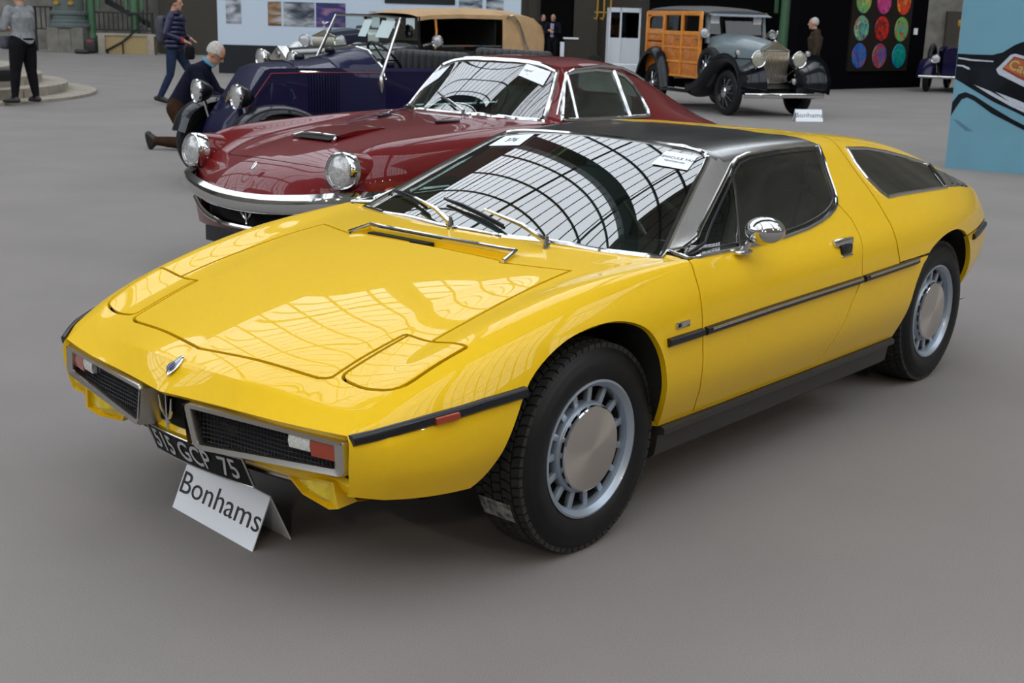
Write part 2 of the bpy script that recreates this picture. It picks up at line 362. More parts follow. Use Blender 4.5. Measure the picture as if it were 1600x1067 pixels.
def round_poly(P, r, n=4):
    """round the corners of a polygon; r scalar or per corner"""
    out = []; k = len(P)
    for i in range(k):
        a, b, c = Vector(P[i-1]), Vector(P[i]), Vector(P[(i+1) % k]); rr = r[i] if hasattr(r, '__len__') else r
        if rr <= 0: out.append(tuple(b)); continue
        d1 = min(rr, (a-b).length*.45); d2 = min(rr, (c-b).length*.45)
        p = b+(a-b).normalized()*d1; q = b+(c-b).normalized()*d2
        for s in range(n+1):
            t = s/n; out.append(tuple(p*(1-t)**2+b*2*t*(1-t)+q*t*t))
    return out
def grid_bm(S):
    U, V = S.shape[:2]; bm = bmesh.new()
    vs = [bm.verts.new(p) for p in S.reshape(-1, 3).tolist()]
    for u in range(U-1):
        for v in range(V-1):
            try: bm.faces.new((vs[u*V+v], vs[(u+1)*V+v], vs[(u+1)*V+v+1], vs[u*V+v+1]))
            except ValueError: pass
    return bm
def cut(bm, P, ax, filt=None):
    """split the faces of bm along polygon P (projected along the third axis); returns the faces inside"""
    a, b = ax; c3 = 3-a-b; n = len(P)
    xs = [p[0] for p in P]; ys = [p[1] for p in P]; x0, x1, y0, y1 = min(xs)-.01, max(xs)+.01, min(ys)-.01, max(ys)+.01
    def bb(f):
        A = [v.co[a] for v in f.verts]; B = [v.co[b] for v in f.verts]
        return min(A), max(A), min(B), max(B)
    cand = set()
    for f in bm.faces:
        q = bb(f)
        if q[1] < x0 or q[0] > x1 or q[3] < y0 or q[2] > y1: continue
        if filt and not filt(f.calc_center_median()): continue
        cand.add(f)
    for i in range(n):
        p, q = P[i], P[(i+1) % n]
        if abs(p[0]-q[0])+abs(p[1]-q[1]) < 1e-7: continue
        sx0, sx1 = sorted((p[0], q[0])); sy0, sy1 = sorted((p[1], q[1])); e = 0.0015
        sel = []
        for f in cand:
            r = bb(f)
            if r[1] < sx0-e or r[0] > sx1+e or r[3] < sy0-e or r[2] > sy1+e: continue
            sel.append(f)
        if not sel: continue
        no = [0, 0, 0]; no[a] = q[1]-p[1]; no[b] = -(q[0]-p[0]); co = [0, 0, 0]; co[a] = p[0]; co[b] = p[1]
        geom = set(sel)
        for f in sel: geom.update(f.edges); geom.update(f.verts)
        r = bmesh.ops.bisect_plane(bm, geom=list(geom), dist=1e-5, plane_co=co, plane_no=Vector(no).normalized())
        for g in r['geom']:
            if isinstance(g, bmesh.types.BMFace): cand.add(g)
        cand = {f for f in cand if f.is_valid}
    ins = []
    for f in cand:
        c = f.calc_center_median()
        if pip(P, c[a], c[b]): ins.append(f)
    return ins
def take(bm, faces):
    """move faces into a new bmesh"""
    nb = bmesh.new(); mp = {}
    for f in faces:
        vs = []
        for v in f.verts:
            if v not in mp: mp[v] = nb.verts.new(v.co)
            vs.append(mp[v])
        try: nb.faces.new(vs)
        except ValueError: pass
    bmesh.ops.delete(bm, geom=faces, context='FACES')
    return nb
def panel(bm, P, ax, filt=None, gap=0.005):
    o = cut(bm, offset_poly(P, gap/2), ax, filt)
    i = cut(bm, offset_poly(P, -gap/2), ax, filt)
    nb = take(bm, i)
    Q = offset_poly(P, gap/2); a, b = ax; rest = []
    for f in bm.faces:
        c = f.calc_center_median()
        if pip(Q, c[a], c[b]) and (not filt or filt(c)): rest.append(f)
    bmesh.ops.delete(bm, geom=rest, context='FACES')
    return nb
def mirrored(bm):
    nb = bm.copy()
    for v in nb.verts: v.co.y = -v.co.y
    bmesh.ops.reverse_faces(nb, faces=nb.faces[:]); return nb
def whole(bm):
    """mirror a half panel and weld it on the centre line"""
    r = bmesh.ops.duplicate(bm, geom=bm.faces[:]+bm.verts[:]+bm.edges[:])
    nv = [g for g in r['geom'] if isinstance(g, bmesh.types.BMVert)]; nf = [g for g in r['geom'] if isinstance(g, bmesh.types.BMFace)]
    for v in nv: v.co.y = -v.co.y
    bmesh.ops.reverse_faces(bm, faces=nf)
    bmesh.ops.remove_doubles(bm, verts=[v for v in bm.verts if abs(v.co.y) < 1e-4], dist=2e-4)
    return bm
def flange(bm, depth=0.012, direction=None, sel=None):
    """fold the open edges of a panel inwards"""
    if not bm.faces.layers.int.get('fl'): bm.faces.layers.int.new('fl')
    bm.normal_update()
    ed = [e for e in bm.edges if e.is_boundary and (sel is None or sel((e.verts[0].co+e.verts[1].co)/2))]
    nrm = {}
    for e in ed:
        for v in e.verts: nrm[v] = v.normal.copy()
    r = bmesh.ops.extrude_edge_only(bm, edges=ed)
    new = [g for g in r['geom'] if isinstance(g, bmesh.types.BMVert)]
    lay = bm.faces.layers.int.get('fl') or bm.faces.layers.int.new('fl')
    for g in r['geom']:
        if isinstance(g, bmesh.types.BMFace): g[lay] = 1
    old = list(nrm)
    from mathutils.kdtree import KDTree
    kd = KDTree(len(old))
    for i, v in enumerate(old): kd.insert(v.co, i)
    kd.balance()
    for v in new:
        _, i, _ = kd.find(v.co)
        v.co = v.co + (Vector(direction) if direction else -nrm[old[i]])*depth
    return bm
def grid_normals(S):
    """quad normals of the dense grid and, per grid vertex, the quads that touch it"""
    U, V = S.shape[:2]
    n = np.cross(S[1:, 1:]-S[:-1, :-1], S[:-1, 1:]-S[1:, :-1]); l = np.linalg.norm(n, axis=2, keepdims=True)
    n = n/np.maximum(l, 1e-12); n[(l < 1e-10)[..., 0]] = 0
    if n[U//2, 2, 2] < 0: n = -n
    adj = np.zeros((U, V, 4, 3))
    adj[:-1, :-1, 0] = n; adj[1:, :-1, 1] = n; adj[:-1, 1:, 2] = n; adj[1:, 1:, 3] = n
    m = adj[:, 0, :, :].copy(); m[..., 1] *= -1
    adj[:, 0, 2] = m[:, 0]; adj[:, 0, 3] = m[:, 1]     # mirror neighbours on the centre line
    from mathutils.kdtree import KDTree
    P = S.reshape(-1, 3); kd = KDTree(len(P))
    for i, p in enumerate(P): kd.insert(p, i)
    kd.balance(); return kd, adj.reshape(-1, 4, 3)
_GN = {}
def bm_obj(name, bm, m, parent, sharp=28, S=None):
    if S is not None:
        if id(S) not in _GN: _GN[id(S)] = grid_normals(S)+(S,)
        kd, adj, _ = _GN[id(S)]
        lay = bm.faces.layers.int.get('fl'); bm.normal_update(); bm.verts.index_update(); loops = []; cache = {}
        for f in bm.faces:
            fn = f.normal; c = f.calc_center_median()
            if lay and f[lay]:
                loops += [tuple(fn)]*len(f.verts); continue
            F = np.array((fn.x, abs(fn.y)*(1 if fn.y*c.y >= 0 else -1), fn.z)); mir = c.y < 0
            for v in f.verts:
                if v.index not in cache:
                    q = kd.find_n((v.co.x, abs(v.co.y), v.co.z), 4)
                    cache[v.index] = (np.array([i for _, i, _ in q]), np.array([1/(d+1e-4)**2 for _, _, d in q]))
                idx, w = cache[v.index]; A = adj[idx]
                d = A @ F; sg = np.sign(d.sum()) or 1; k = (d*sg > .87); s_ = (A*(k*w[:, None])[..., None]).sum((0, 1))*sg
                L_ = np.linalg.norm(s_)
                if L_ < 1e-9: loops.append(tuple(fn))
                else:
                    s_ = s_/L_
                    if mir: s_ = s_*np.array([1, -1, 1])
                    loops.append(tuple(s_))
        me = bpy.data.meshes.new(name); bm.to_mesh(me); bm.free()
        o = link(name, me, m, parent, sharp=0); me.normals_split_custom_set(loops); return o
    bmesh.ops.recalc_face_normals(bm, faces=bm.faces[:])
    me = bpy.data.meshes.new(name); bm.to_mesh(me); bm.free()
    return link(name, me, m, parent, sharp=sharp)
def glass_pane(name, bm, m, parent, ax):
    """pane on a smooth low-order surface fitted to the cut-out faces, with a thin edge"""
    a, b = ax; c = 3-a-b; V = np.array([v.co for v in bm.verts])
    ca, cb, sc_ = V[:, a].mean(), V[:, b].mean(), .5
    if c == 2: cb = 0.0
    def basis(p, q): return np.stack([np.ones_like(p), p, q, p*p, p*q, q*q, p*p*q, p*q*q, q**4] if c == 1 else [np.ones_like(p), p, p*p, q*q, p*q*q, q**4, p*p*q*q], 1)
    def bas(A, B): return basis((A-ca)/sc_, (B-cb)/sc_)
    co, *_ = np.linalg.lstsq(bas(V[:, a], V[:, b]), V[:, c], rcond=None)
    f = lambda A, B: bas(A, B) @ co
    val = f(V[:, a], V[:, b]); e = 1e-4
    ga = (f(V[:, a]+e, V[:, b])-val)/e; gb = (f(V[:, a], V[:, b]+e)-val)/e
    N = np.zeros_like(V); N[:, a] = -ga; N[:, b] = -gb; N[:, c] = 1
    if c == 1 and V[:, 1].mean() < 0: N = -N
    N /= np.linalg.norm(N, axis=1, keepdims=True)
    bm.verts.index_update()
    for v in bm.verts: q = v.co.copy(); q[c] = val[v.index]; v.co = q
    bm.normal_update(); fl_ = [g for g in bm.faces if g.normal.dot(Vector(N[g.verts[0].index])) < 0]
    bmesh.ops.reverse_faces(bm, faces=fl_); loops = [tuple(N[v.index]) for g in bm.faces for v in g.verts]
    me = bpy.data.meshes.new(name); bm.to_mesh(me); bm.free(); o = link(name, me, m, parent, sharp=0)
    me.normals_split_custom_set(loops); return o
_SC = {}
def on_surf(S, ax, p, side=1, lift=0.0):
    """3-D point of the dense grid S over the 2-D point p: outermost triangle that contains it"""
    key = (id(S), ax)
    if key not in _SC:
        A = S[:-1, :-1].reshape(-1, 3); B = S[1:, :-1].reshape(-1, 3); C = S[1:, 1:].reshape(-1, 3); D = S[:-1, 1:].reshape(-1, 3)
        T = np.concatenate([np.stack([A, B, C], 1), np.stack([A, C, D], 1)])
        if ax == (0, 1): T = T[T[:, :, 2].max(1) > .45]
        _SC[key] = (T, S)
    T = _SC[key][0]; a, b = ax; c = 3-a-b
    x0, y0 = T[:, 0, a], T[:, 0, b]; e1x, e1y = T[:, 1, a]-x0, T[:, 1, b]-y0; e2x, e2y = T[:, 2, a]-x0, T[:, 2, b]-y0
    det = e1x*e2y-e1y*e2x; det = np.where(np.abs(det) < 1e-12, 1e-12, det)
    u = ((p[0]-x0)*e2y-(p[1]-y0)*e2x)/det; v = (e1x*(p[1]-y0)-e1y*(p[0]-x0))/det
    ok = (u > -1e-4) & (v > -1e-4) & (u+v < 1.0001)
    if ok.any(): val = (T[ok, 0, c]+u[ok]*(T[ok, 1, c]-T[ok, 0, c])+v[ok]*(T[ok, 2, c]-T[ok, 0, c])).max()
    else:
        V3 = T[:, 0]; m = (V3[:, a]-p[0])**2+(V3[:, b]-p[1])**2; val = V3[np.argmin(m), c]
    q = [0, 0, 0]; q[a], q[b] = p; q[c] = val+lift
    return (q[0], q[1]*side, q[2])
def dense(P, step=.03, closed=True):
    out = []; n = len(P)
    for i in range(n if closed else n-1):
        a, b = Vector(P[i]), Vector(P[(i+1) % n]); k = max(1, int((b-a).length/step))
        out += [tuple(a.lerp(b, j/k)) for j in range(k)]
    if not closed: out.append(tuple(P[-1]))
    return out
def strip_on(mb, pts, w, th, out):
    """rounded-section strip swept along pts, w tall (z), th proud of the surface along out(p)"""
    rings = []
    for i, p in enumerate(pts):
        o = Vector(out(p)) if callable(out) else Vector(out); p = Vector(p)
        t = (Vector(pts[min(i+1, len(pts)-1)])-Vector(pts[max(i-1, 0)])).normalized(); n = o.cross(t).normalized()
        if n.z < 0: n = -n
        rings.append([p-o*.004-n*w/2, p+o*th*.5-n*w/2, p+o*th-n*w*.3, p+o*th*1.0+n*w*.3, p+o*th*.5+n*w/2, p-o*.004+n*w/2])
    mb.loft([[tuple(q) for q in r] for r in rings])
# ---------------------------------------------------------------- wheels
def tyre_profile(R, half, rim):
    return [(rim-.004, -half*.78), (rim+.012, -half*.92), (rim+(R-rim)*.40, -half), (rim+(R-rim)*.72, -half*.965), (R-.016, -half*.86), (R-.004, -half*.74), (R-.001, -half*.45), (R, 0),
            (R-.001, half*.45), (R-.004, half*.74), (R-.016, half*.86), (R-.022, half*.885), (R-.024, half*.91), (rim+(R-rim)*.72, half*.965), (rim+(R-rim)*.62, half*.985), (rim+(R-rim)*.60, half*1.005), (rim+(R-rim)*.40, half*1.01), (rim+(R-rim)*.24, half*.975), (rim+.012, half*.92), (rim-.004, half*.78)]
def coupe_wheel(parent, loc, side, R=.326, half=.106, rim=.206):
    """wheel with axis along y, outer face towards side"""
    w = empty('wheel', loc); w.parent = parent; w.rotation_euler = (0, 0, 0 if side > 0 else PI)
    A = Matrix.Rotation(-PI/2, 4, 'X')          # local z -> +y
    t = MB(); t.lathe(tyre_profile(R-.008, half, rim), 72, A); t.build('tyre', M['rubber'], w, sharp=50)
    b = MB()                                     # tread blocks
    N = 66
    for row, (yy, wd) in enumerate(((-.072, .030), (-.036, .030), (0, .030), (.036, .030), (.072, .030))):
        for k in range(N):
            a = 2*PI*(k+.5*(row % 2))/N; rr = R-.006-(.004 if abs(yy) > .05 else 0)
            da = PI/N*.80; z0, z1 = rr-.012, rr+.004; skew = (.012 if row % 2 else -.012)
            P = []
            for (aa, y2) in ((a-da+skew, yy-wd/2), (a+da+skew, yy-wd/2), (a+da*1.25, yy), (a+da-skew, yy+wd/2), (a-da-skew, yy+wd/2), (a-da*.75, yy)):
                P.append((aa, y2))
            vs = [(z*math.cos(aa), y2, z*math.sin(aa)) for z in (z0, z1) for aa, y2 in P]
            b.add(vs, [(0, 1, 7, 6), (1, 2, 8, 7), (2, 3, 9, 8), (3, 4, 10, 9), (4, 5, 11, 10), (5, 0, 6, 11), (6, 7, 8, 9, 10, 11)])
    o = b.build('tread', M['tread'], w, smooth=False); o['kind'] = 'stuff'
    f = half*.88                                 # lip plane
    r = MB(); r.lathe([(rim-.006, f-.03), (rim+.006, f-.006), (rim+.006, f+.004), (rim-.001, f+.006), (rim-.010, f-.002), (rim-.016, f-.010), (.191, f-.012), (.187, f-.024), (.186, f-.055), (.19, f-.06)], 72, A)
    r.build('rim', M['alloy'], w, sharp=30)
    d = MB(); d.lathe([(.001, f-.085), (.18, f-.085), (.18, f-.03)], 36, A); d.build('brake_backing', M['dark'], w)
    h = MB(); h.lathe([(.141, f-.05), (.141, f-.026), (.136, f-.018), (.120, f-.016)], 48, A); h.build('hub_ring', M['alloy'], w)
    k = 15; me = None
    for i in range(k):
        if me is None:
            s = MB(); s.rbox((.163, 0, f-.036), (.058, .022, .020), .005); s.add([], [])
            me = s.mesh('spoke'); me.transform(Matrix.Rotation(-PI/2, 4, 'X') @ Matrix.Identity(4)) if False else None
            # radial bar in the local xy plane of the lathe, then laid into the wheel plane
            me.transform(A)
        o = link('spoke', me, None, w, smooth=True) if i else link('spoke', me, M['alloy'], w)
        o.rotation_euler = (0, 2*PI*i/k, 0)
    c = MB(); c.lathe([(.127, f-.03), (.132, f-.008), (.1305, f-.002), (.126, f+.001)], 64, A); c.build('hub_cap_band', M['chrome'], w, sharp=40)
    c = MB(); c.lathe([(.1265, f+.0008), (.10, f+.003), (.06, f+.0055), (.02, f+.0075), (.0005, f+.008)], 64, A); c.build('hub_cap', M['hubcap'], w, sharp=60)
    return w
M['hubcap'] = mat('turned_steel', (0.66, 0.62, 0.58), 0.30, 1.0, aniso=0.85)
_nt = M['hubcap'].node_tree; _t = _nt.nodes.new('ShaderNodeTangent'); _t.direction_type = 'RADIAL'; _t.axis = 'Y'
_nt.links.new(_t.outputs[0], _nt.nodes['Principled BSDF'].inputs['Tangent'])
# ---------------------------------------------------------------- the yellow coupe
def build_coupe():
    root = empty('sports_coupe', (0, 0, 0), label='yellow wedge-shaped sports coupe with steel roof, in front of all other cars', cat='car')
    S = surf(HERO, HERO_RC, HERO_CC, HERO_NU, HERO_NV); cn = np.concatenate([[0], np.cumsum(HERO_NU)]); S = fair(S, [0, cn[1], cn[7], cn[9], len(S)-1])
    bm = grid_bm(S); bmesh.ops.remove_doubles(bm, verts=bm.verts[:], dist=1e-6); bmesh.ops.recalc_face_normals(bm, faces=bm.faces[:])
    if sum((f.normal.z for f in bm.faces if f.calc_center_median().z > 1.05)) < 0: bmesh.ops.reverse_faces(bm, faces=bm.faces[:])
    XY, XZ = (0, 1), (0, 2); top = lambda c: c.z > .5; sid = lambda c: c.y > .42
    ws = [(-.353, -.05), (-.357, .15), (-.379, .30), (-.416, .52)] + round_poly([(-.483, .702), (-1.063, .492)], 0)[:1] + [(-.985, .524)] + round_poly([(-.985, .524), (-1.066, .494), (-1.05, .34)], .05, 5)[6:12] + [(-1.047, .25), (-1.040, .12), (-1.036, -.05)]
    sw = [(-.500, .829), (-.656, .872), (-.851, .952), (-.99, 1.009), (-1.11, 1.059), (-1.17, 1.078), (-1.25, 1.090), (-1.415, 1.097), (-1.603, 1.098), (-1.765, 1.094), (-1.745, 1.078), (-1.686, 1.015), (-1.622, .939), (-1.60, .916), (-1.572, .899), (-1.53, .884), (-1.47, .869), (-1.394, .856), (-1.276, .842), (-1.118, .832), (-.96, .828), (-.775, .828), (-.617, .829)]
    qw = [(-1.992, 1.072), (-1.962, 1.02), (-1.962, .96), (-1.985, .91), (-2.01, .890), (-2.15, .889), (-2.312, .884), (-2.53, .876), (-2.734, .866), (-2.79, .907), (-2.833, .946), (-2.722, .972), (-2.60, .997), (-2.407, 1.031), (-2.20, 1.058)]
    lv = [(-2.745, .866), (-2.80, .907), (-2.843, .943), (-3.0, .903), (-3.13, .868), (-3.26, .826), (-3.22, .818), (-3.0, .845)]
    door = [(-.487, .830), (-.473, .787), (-.466, .72), (-.466, .65), (-.465, .569), (-.472, .463), (-.502, .374), (-.527, .322), (-1.0, .322), (-1.345, .324), (-1.41, .449), (-1.477, .55), (-1.562, .632), (-1.568, .707), (-1.602, .795), (-1.612, .845), (-1.585, .905), (-1.53, .893), (-1.45, .872), (-1.28, .850), (-1.1, .838), (-.9, .833), (-.62, .834)]
    deck = [(-1.945, 1.2), (-1.940, 1.106), (-1.918, 1.07), (-1.910, 1.009), (-1.905, .955), (-1.901, .905), (-1.893, .853), (-1.884, .808), (-1.876, .764), (-1.880, .709), (-1.900, .650), (-2.3, .652), (-3.6, .655), (-3.6, 1.2)]
    hood = [(.790, -.05), (.790, 0), (.755, .22), (.722, .437), (.712, .458), (.700, .470), (.60, .475), (.455, .489), (.448, .494), (.447, .590), (.30, .592), (.149, .588), (-.051, .584), (-.172, .580), (-.135, .47), (-.100, .352), (-.115, .345), (-.118, -.05)]
    hl = round_poly([(.446, .502), (.444, .722), (.668, .692), (.694, .60), (.690, .487)], [.006, .006, .05, .04, .03], 4)
    vent = [(-.122, -.05), (-.122, .338), (-.180, .338), (-.180, -.05)]
    fa = smooth_poly([(.64, .20), (.585, .292), (.525, .322), (.478, .358), (.448, .415), (.412, .495), (.358, .585), (.282, .642), (.187, .683), (.10, .703), (.02, .711), (-.055, .709), (-.13, .692), (-.189, .661), (-.228, .615), (-.256, .56), (-.275, .49), (-.293, .42), (-.328, .325), (-.36, .20)], 3, False)
    ra = smooth_poly([(-2.015, .20), (-2.025, .345), (-2.045, .51), (-2.118, .605), (-2.17, .637), (-2.214, .664), (-2.293, .688), (-2.398, .706), (-2.517, .712), (-2.625, .703), (-2.736, .675), (-2.825, .625), (-2.885, .55), (-2.915, .47), (-2.93, .38), (-2.93, .20)], 3, False)
    P = {}
    P['windscreen'] = take(bm, cut(bm, ws, XY, lambda c: c.z > .75 and c.x > -1.2))
    P['side_window'] = take(bm, cut(bm, sw, XZ, sid))
    P['quarter_window'] = take(bm, cut(bm, qw, XZ, sid))
    P['louvre'] = take(bm, cut(bm, lv, XZ, sid))
    for pl in (fa, ra): bmesh.ops.delete(bm, geom=cut(bm, pl, XZ, lambda c: c.y > .5), context='FACES')
    P['vent'] = take(bm, cut(bm, vent, XY, top))
    P['engine_cover'] = panel(bm, deck, XZ, None, .010)
    P['door'] = panel(bm, door, XZ, sid, .006)
    P['headlight_door'] = panel(bm, hl, XY, lambda c: c.z > .5 and c.x > .3, .010)
    P['hood'] = panel(bm, hood, XY, lambda c: c.z > .5 and c.x > -.3, .010)
    roof = [(-.492, -.05), (-.492, .81), (-1.0, .66), (-1.25, .56), (-1.5, .546), (-1.775, .546), (-1.745, .515), (-1.712, .455), (-1.708, .36), (-1.742, .19), (-1.760, .05), (-1.762, -.05)]
    P['roof'] = take(bm, cut(bm, roof, XY, lambda c: c.z > .822 and c.x < -.45))
    pf = [f for f in P['roof'].faces if f.calc_center_median().z < 1.078 and f.calc_center_median().x > -1.13]; P['pillar'] = take(P['roof'], pf)
    # body shell
    body = whole(bm); flange(body, .02); bm_obj('body', body, M['yellow'], root, S=S)
    for n, k in (('hood', 'yellow'), ('engine_cover', 'yellow'), ('roof', 'roofsteel')):
        b = whole(P[n]); flange(b, .012); o = bm_obj(n, b, M[k], root, S=S)
        if n == 'roof': o['label'] = 'brushed steel roof and windscreen pillars'
    o = glass_pane('windscreen', whole(P['windscreen']), M['glass'], root, XY); o['label'] = 'windscreen glass reflecting the hall roof'
    for s in (1, -1):
        f = (lambda b: b.copy()) if s > 0 else mirrored
        d = f(P['door']); flange(d, .012); do = bm_obj('door', d, M['yellow'], root, S=S)
        d = f(P['pillar']); flange(d, .008); bm_obj('windscreen_pillar', d, M['satin'], root, S=S)
        d = f(P['headlight_door']); flange(d, .012); bm_obj('headlight_door', d, M['yellow'], root, S=S)
        d = f(P['side_window']); inner = [q for q in d.faces if q.calc_center_median().x > -1.105+(1.054-q.calc_center_median().z)*1.30]
        vb = take(d, inner); glass_pane('vent_window', vb, M['glass_side'], root, XZ); glass_pane('door_window', d, M['glass_side'], root, XZ)
        glass_pane('quarter_window', f(P['quarter_window']), M['glass_side'], root, XZ)
        d = f(P['louvre']); bm_obj('louvre_panel', d, M['satin'], root, S=S)
        # trims
        out = (0, s, 0.25)
        t = MB(); pts = [on_surf(S, XZ, p, s) for p in dense(sw)]; t.tube(pts, .0085, 8, closed=True); t.build('window_trim', M['chrome'], root)
        t = MB(); t.tube([on_surf(S, XZ, p, s) for p in dense(offset_poly(sw, -.0145))], .0045, 6, closed=True); t.build('window_gasket', M['trim'], root)
        t = MB(); t.tube([on_surf(S, XZ, p, s) for p in dense([(-1.103, 1.056), (-1.015, .982), (-.892, .893), (-.806, .830)], .03, False)], .0085, 8); t.build('vent_window_bar', M['chrome'], root)
        t = MB(); t.tube([on_surf(S, XZ, p, s) for p in dense(qw)], .009, 8, closed=True); t.build('quarter_window_trim', M['chrome'], root)
        t = MB(); t.tube([on_surf(S, XZ, p, s) for p in [(-2.735, .866), (-2.79, .907), (-2.836, .946)]], .013, 8); t.build('louvre_divider', M['chrome'], root)
        for i in range(4):
            k = i/4.0; t = MB()
            a = on_surf(S, XZ, (-2.89-.085*i, .868-.012*i), s, ); b = on_surf(S, XZ, (-2.945-.085*i, .905-.022*i), s)
            t.tube([a, b], [.0025, .0025], 6, flat=4.0); t.build('louvre', M['trim'], root)
        # rub strips
        def outf(p): return (0.10 if p[0] > .3 else 0, s, 0.1)
        def strip(xs, w=.026, th=.016, m='trim', name='rub_strip', dz=0.0):
            t = MB(); pts = []
            for x in xs:
                z = np.interp(-x, [-.83, -.74, -.64, -.50, -.36, .27, .48, .87, 1.55, 2.13, 2.9, 3.2], [.512, .539, .559, .575, .584, .611, .614, .622, .632, .643, .632, .64])
                pts.append(on_surf(S, XZ, (x, z+dz), s))
            strip_on(t, pts, w, th, lambda p: Vector(outf(p)).normalized()); return t.build(name, M[m], root, sharp=50)
        strip([.826, .78, .74, .70, .66, .62, .58, .54, .50, .45, .40, .362], .030)
        strip([-.272, -.34, -.40, -.458]); strip([-2.90, -2.98, -3.06, -3.14, -3.22, -3.30])
        o = strip([-.476]+[-.53-.08*i for i in range(13)]+[-1.55]); strip([-1.573]+[-1.62-.08*i for i in range(6)]+[-2.06])
        strip([-.50]+[-.55-.08*i for i in range(12)]+[-1.54], .012, .0185, 'satin', 'strip_insert', .004); strip([-1.60]+[-1.65-.08*i for i in range(5)]+[-2.05], .012, .0185, 'satin', 'strip_insert', .004)
        o = strip([.652, .62, .59], .024, .021, 'amber', 'side_lamp', -.004); o['label'] = 'amber side marker lamp'
        # fender script badge (blank plate with small letters)
        t = MB(); p = on_surf(S, XZ, (-.357, .655), s); t.rbox((p[0], p[1]+s*.003, p[2]), (.072, .006, .020), .002); t.build('fender_badge', M['chrome'], root)
        t = MB(); t.rbox((p[0]+s*.022, p[1]+s*.0065, p[2]), (.016, .002, .012), .0008); t.build('badge_mark', M['trim'], root)
        # black sill
        t = MB(); xs = np.linspace(-.345, -2.02, 12)
        t.loft([[(x, s*.60, .300), (x, s*.830, .316), (x, s*.846, .308), (x, s*.846, .290), (x, s*.822, .283), (x, s*.812, .215), (x, s*.795, .200), (x, s*.60, .19)] for x in xs]); t.build('sill', M['sill'], root, sharp=30)
        # inner wheel wells
        for pl in (fa, ra):
            t = MB(); q = [(x, max(z, .325)) for x, z in dense(offset_poly(pl, .004), .05, False)]
            t.loft([[(x, s*(min(max(on_surf(S, XZ, (x, max(z, .34)))[1], .6), .9)-.018), z) for x, z in q], [(x, s*.45, z) for x, z in q]], closed=False, caps=False)
            t.add([(x, s*.45, z) for x, z in q], [tuple(range(len(q)))]); t.build('wheel_well', M['dark'], root, smooth=False)
        wf = coupe_wheel(root, (0, s*.727, .322), s)
        if s > 0:
            t = MB(); aa = np.radians(np.linspace(-31, -19, 7)); t.loft([[(.3255*math.cos(a), y, .3255*math.sin(a)) for y in (-.075, -.03, .01, .045)] for a in aa], closed=False, caps=False); t.build('worn_label', M['wornlabel'], wf)
        coupe_wheel(root, (-2.6, s*.666, .322), s)
        # door handle
        hx = [on_surf(S, XZ, (x, .786), s) for x in (-1.37, -1.52)]
        t = MB(); t.rbox(((hx[0][0]+hx[1][0])/2, (hx[0][1]+hx[1][1])/2+s*.010, .784), (.135, .024, .030), .008, rz=math.atan2(hx[0][1]-hx[1][1], hx[0][0]-hx[1][0])); h = t.build('door_handle', M['chrome'], root)
        t = MB(); p = on_surf(S, XZ, (-1.452, .755), s); t.rbox((p[0], p[1]+s*.004, .757), (.085, .012, .036), .006); t.build('handle_flap', M['trim'], h)
        t = MB(); t.rbox((p[0], p[1]+s*.006, .735), (.085, .014, .008), .003); t.build('handle_edge', M['chrome'], h)
    # windscreen trim, cowl vent, wipers
    def wsp(p): return on_surf(S, XY, (p[0], abs(p[1])), 1 if p[1] >= 0 else -1)
    loop = [p for p in ws if p[1] >= 0]; loop = [(x, y) for x, y in loop]+[(x, -y) for x, y in loop[::-1]]
    t = MB(); t.tube([wsp(p) for p in dense(loop)], .011, 8, closed=True); t.build('windscreen_trim', M['chrome'], root)
    t = MB()
    fl = [(-.122, .800), (-.150, .780), (-.180, .778), (-.183, .815)]
    t.loft([[(x, y, z) for x, z in fl] for y in np.linspace(-.338, .338, 9)], closed=False, caps=False)
    for s in (1, -1): t.add([(x, s*.338, z) for x, z in fl]+[(-.12, s*.338, .812), (-.185, s*.338, .822)], [(0, 1, 2, 3, 5, 4)])
    t.build('vent_trough', M['yellow'], root)
    t = MB(); t.box((-.165, -.17, .795), (.03, .30, .024)); t.build('vent_opening', M['dark'], root)
    t = MB(); t.tube([(-.098, .364, .808), (-.186, .343, .829), (-.184, .17, .829), (-.182, 0, .829), (-.184, -.17, .829), (-.186, -.343, .829), (-.098, -.364, .808)], .0075, 8); t.build('vent_trim', M['chrome'], root)
    for (py, pxx, tip, mid) in ((.361, -.318, (-.508, -.272), (-.36, .22)), (-.098, -.34, (-.596, -.640), (-.42, -.22))):
        wp = empty('wiper'); wp.parent = root
        base = Vector(on_surf(S, XY, (pxx, abs(py)), 1 if py > 0 else -1))
        t = MB(); t.tube([base-Vector((0, 0, .01)), base+Vector((0, 0, .03))], [.014, .011], 10); t.tube([base+Vector((0, 0, .03)), base+Vector((0, 0, .042))], [.007, .006], 8); t.build('wiper_pivot', M['chrome'], wp)
        tp = Vector(wsp(tip))+Vector((.012, 0, .022)); mp = base.lerp(tp, .55)+Vector((.02, 0, .03))
        b0 = base+Vector((0, 0, .022))
        t = MB(); t.tube([b0, b0.lerp(tp, .2)+Vector((.01, 0, .022)), mp], [.012, .009, .005], 6); t.build('wiper_arm', M['chrome'], wp)
        d = (tp-base).normalized(); dirn = Vector((0, tp.y-base.y, 0)).normalized()
        q = [wsp((base.x+(tp.x-base.x)*k, base.y+(tp.y-base.y)*k)) for k in (.38, .6, .8, 1.0)]
        q = [Vector(w)+Vector((.006, 0, .014)) for w in q]
        t = MB(); t.tube(q, .006, 6); t.tube([w+Vector((.004, 0, .010)) for w in q[:-1]]+[q[-1]], .004, 5); t.build('wiper_blade', M['trim'], wp)
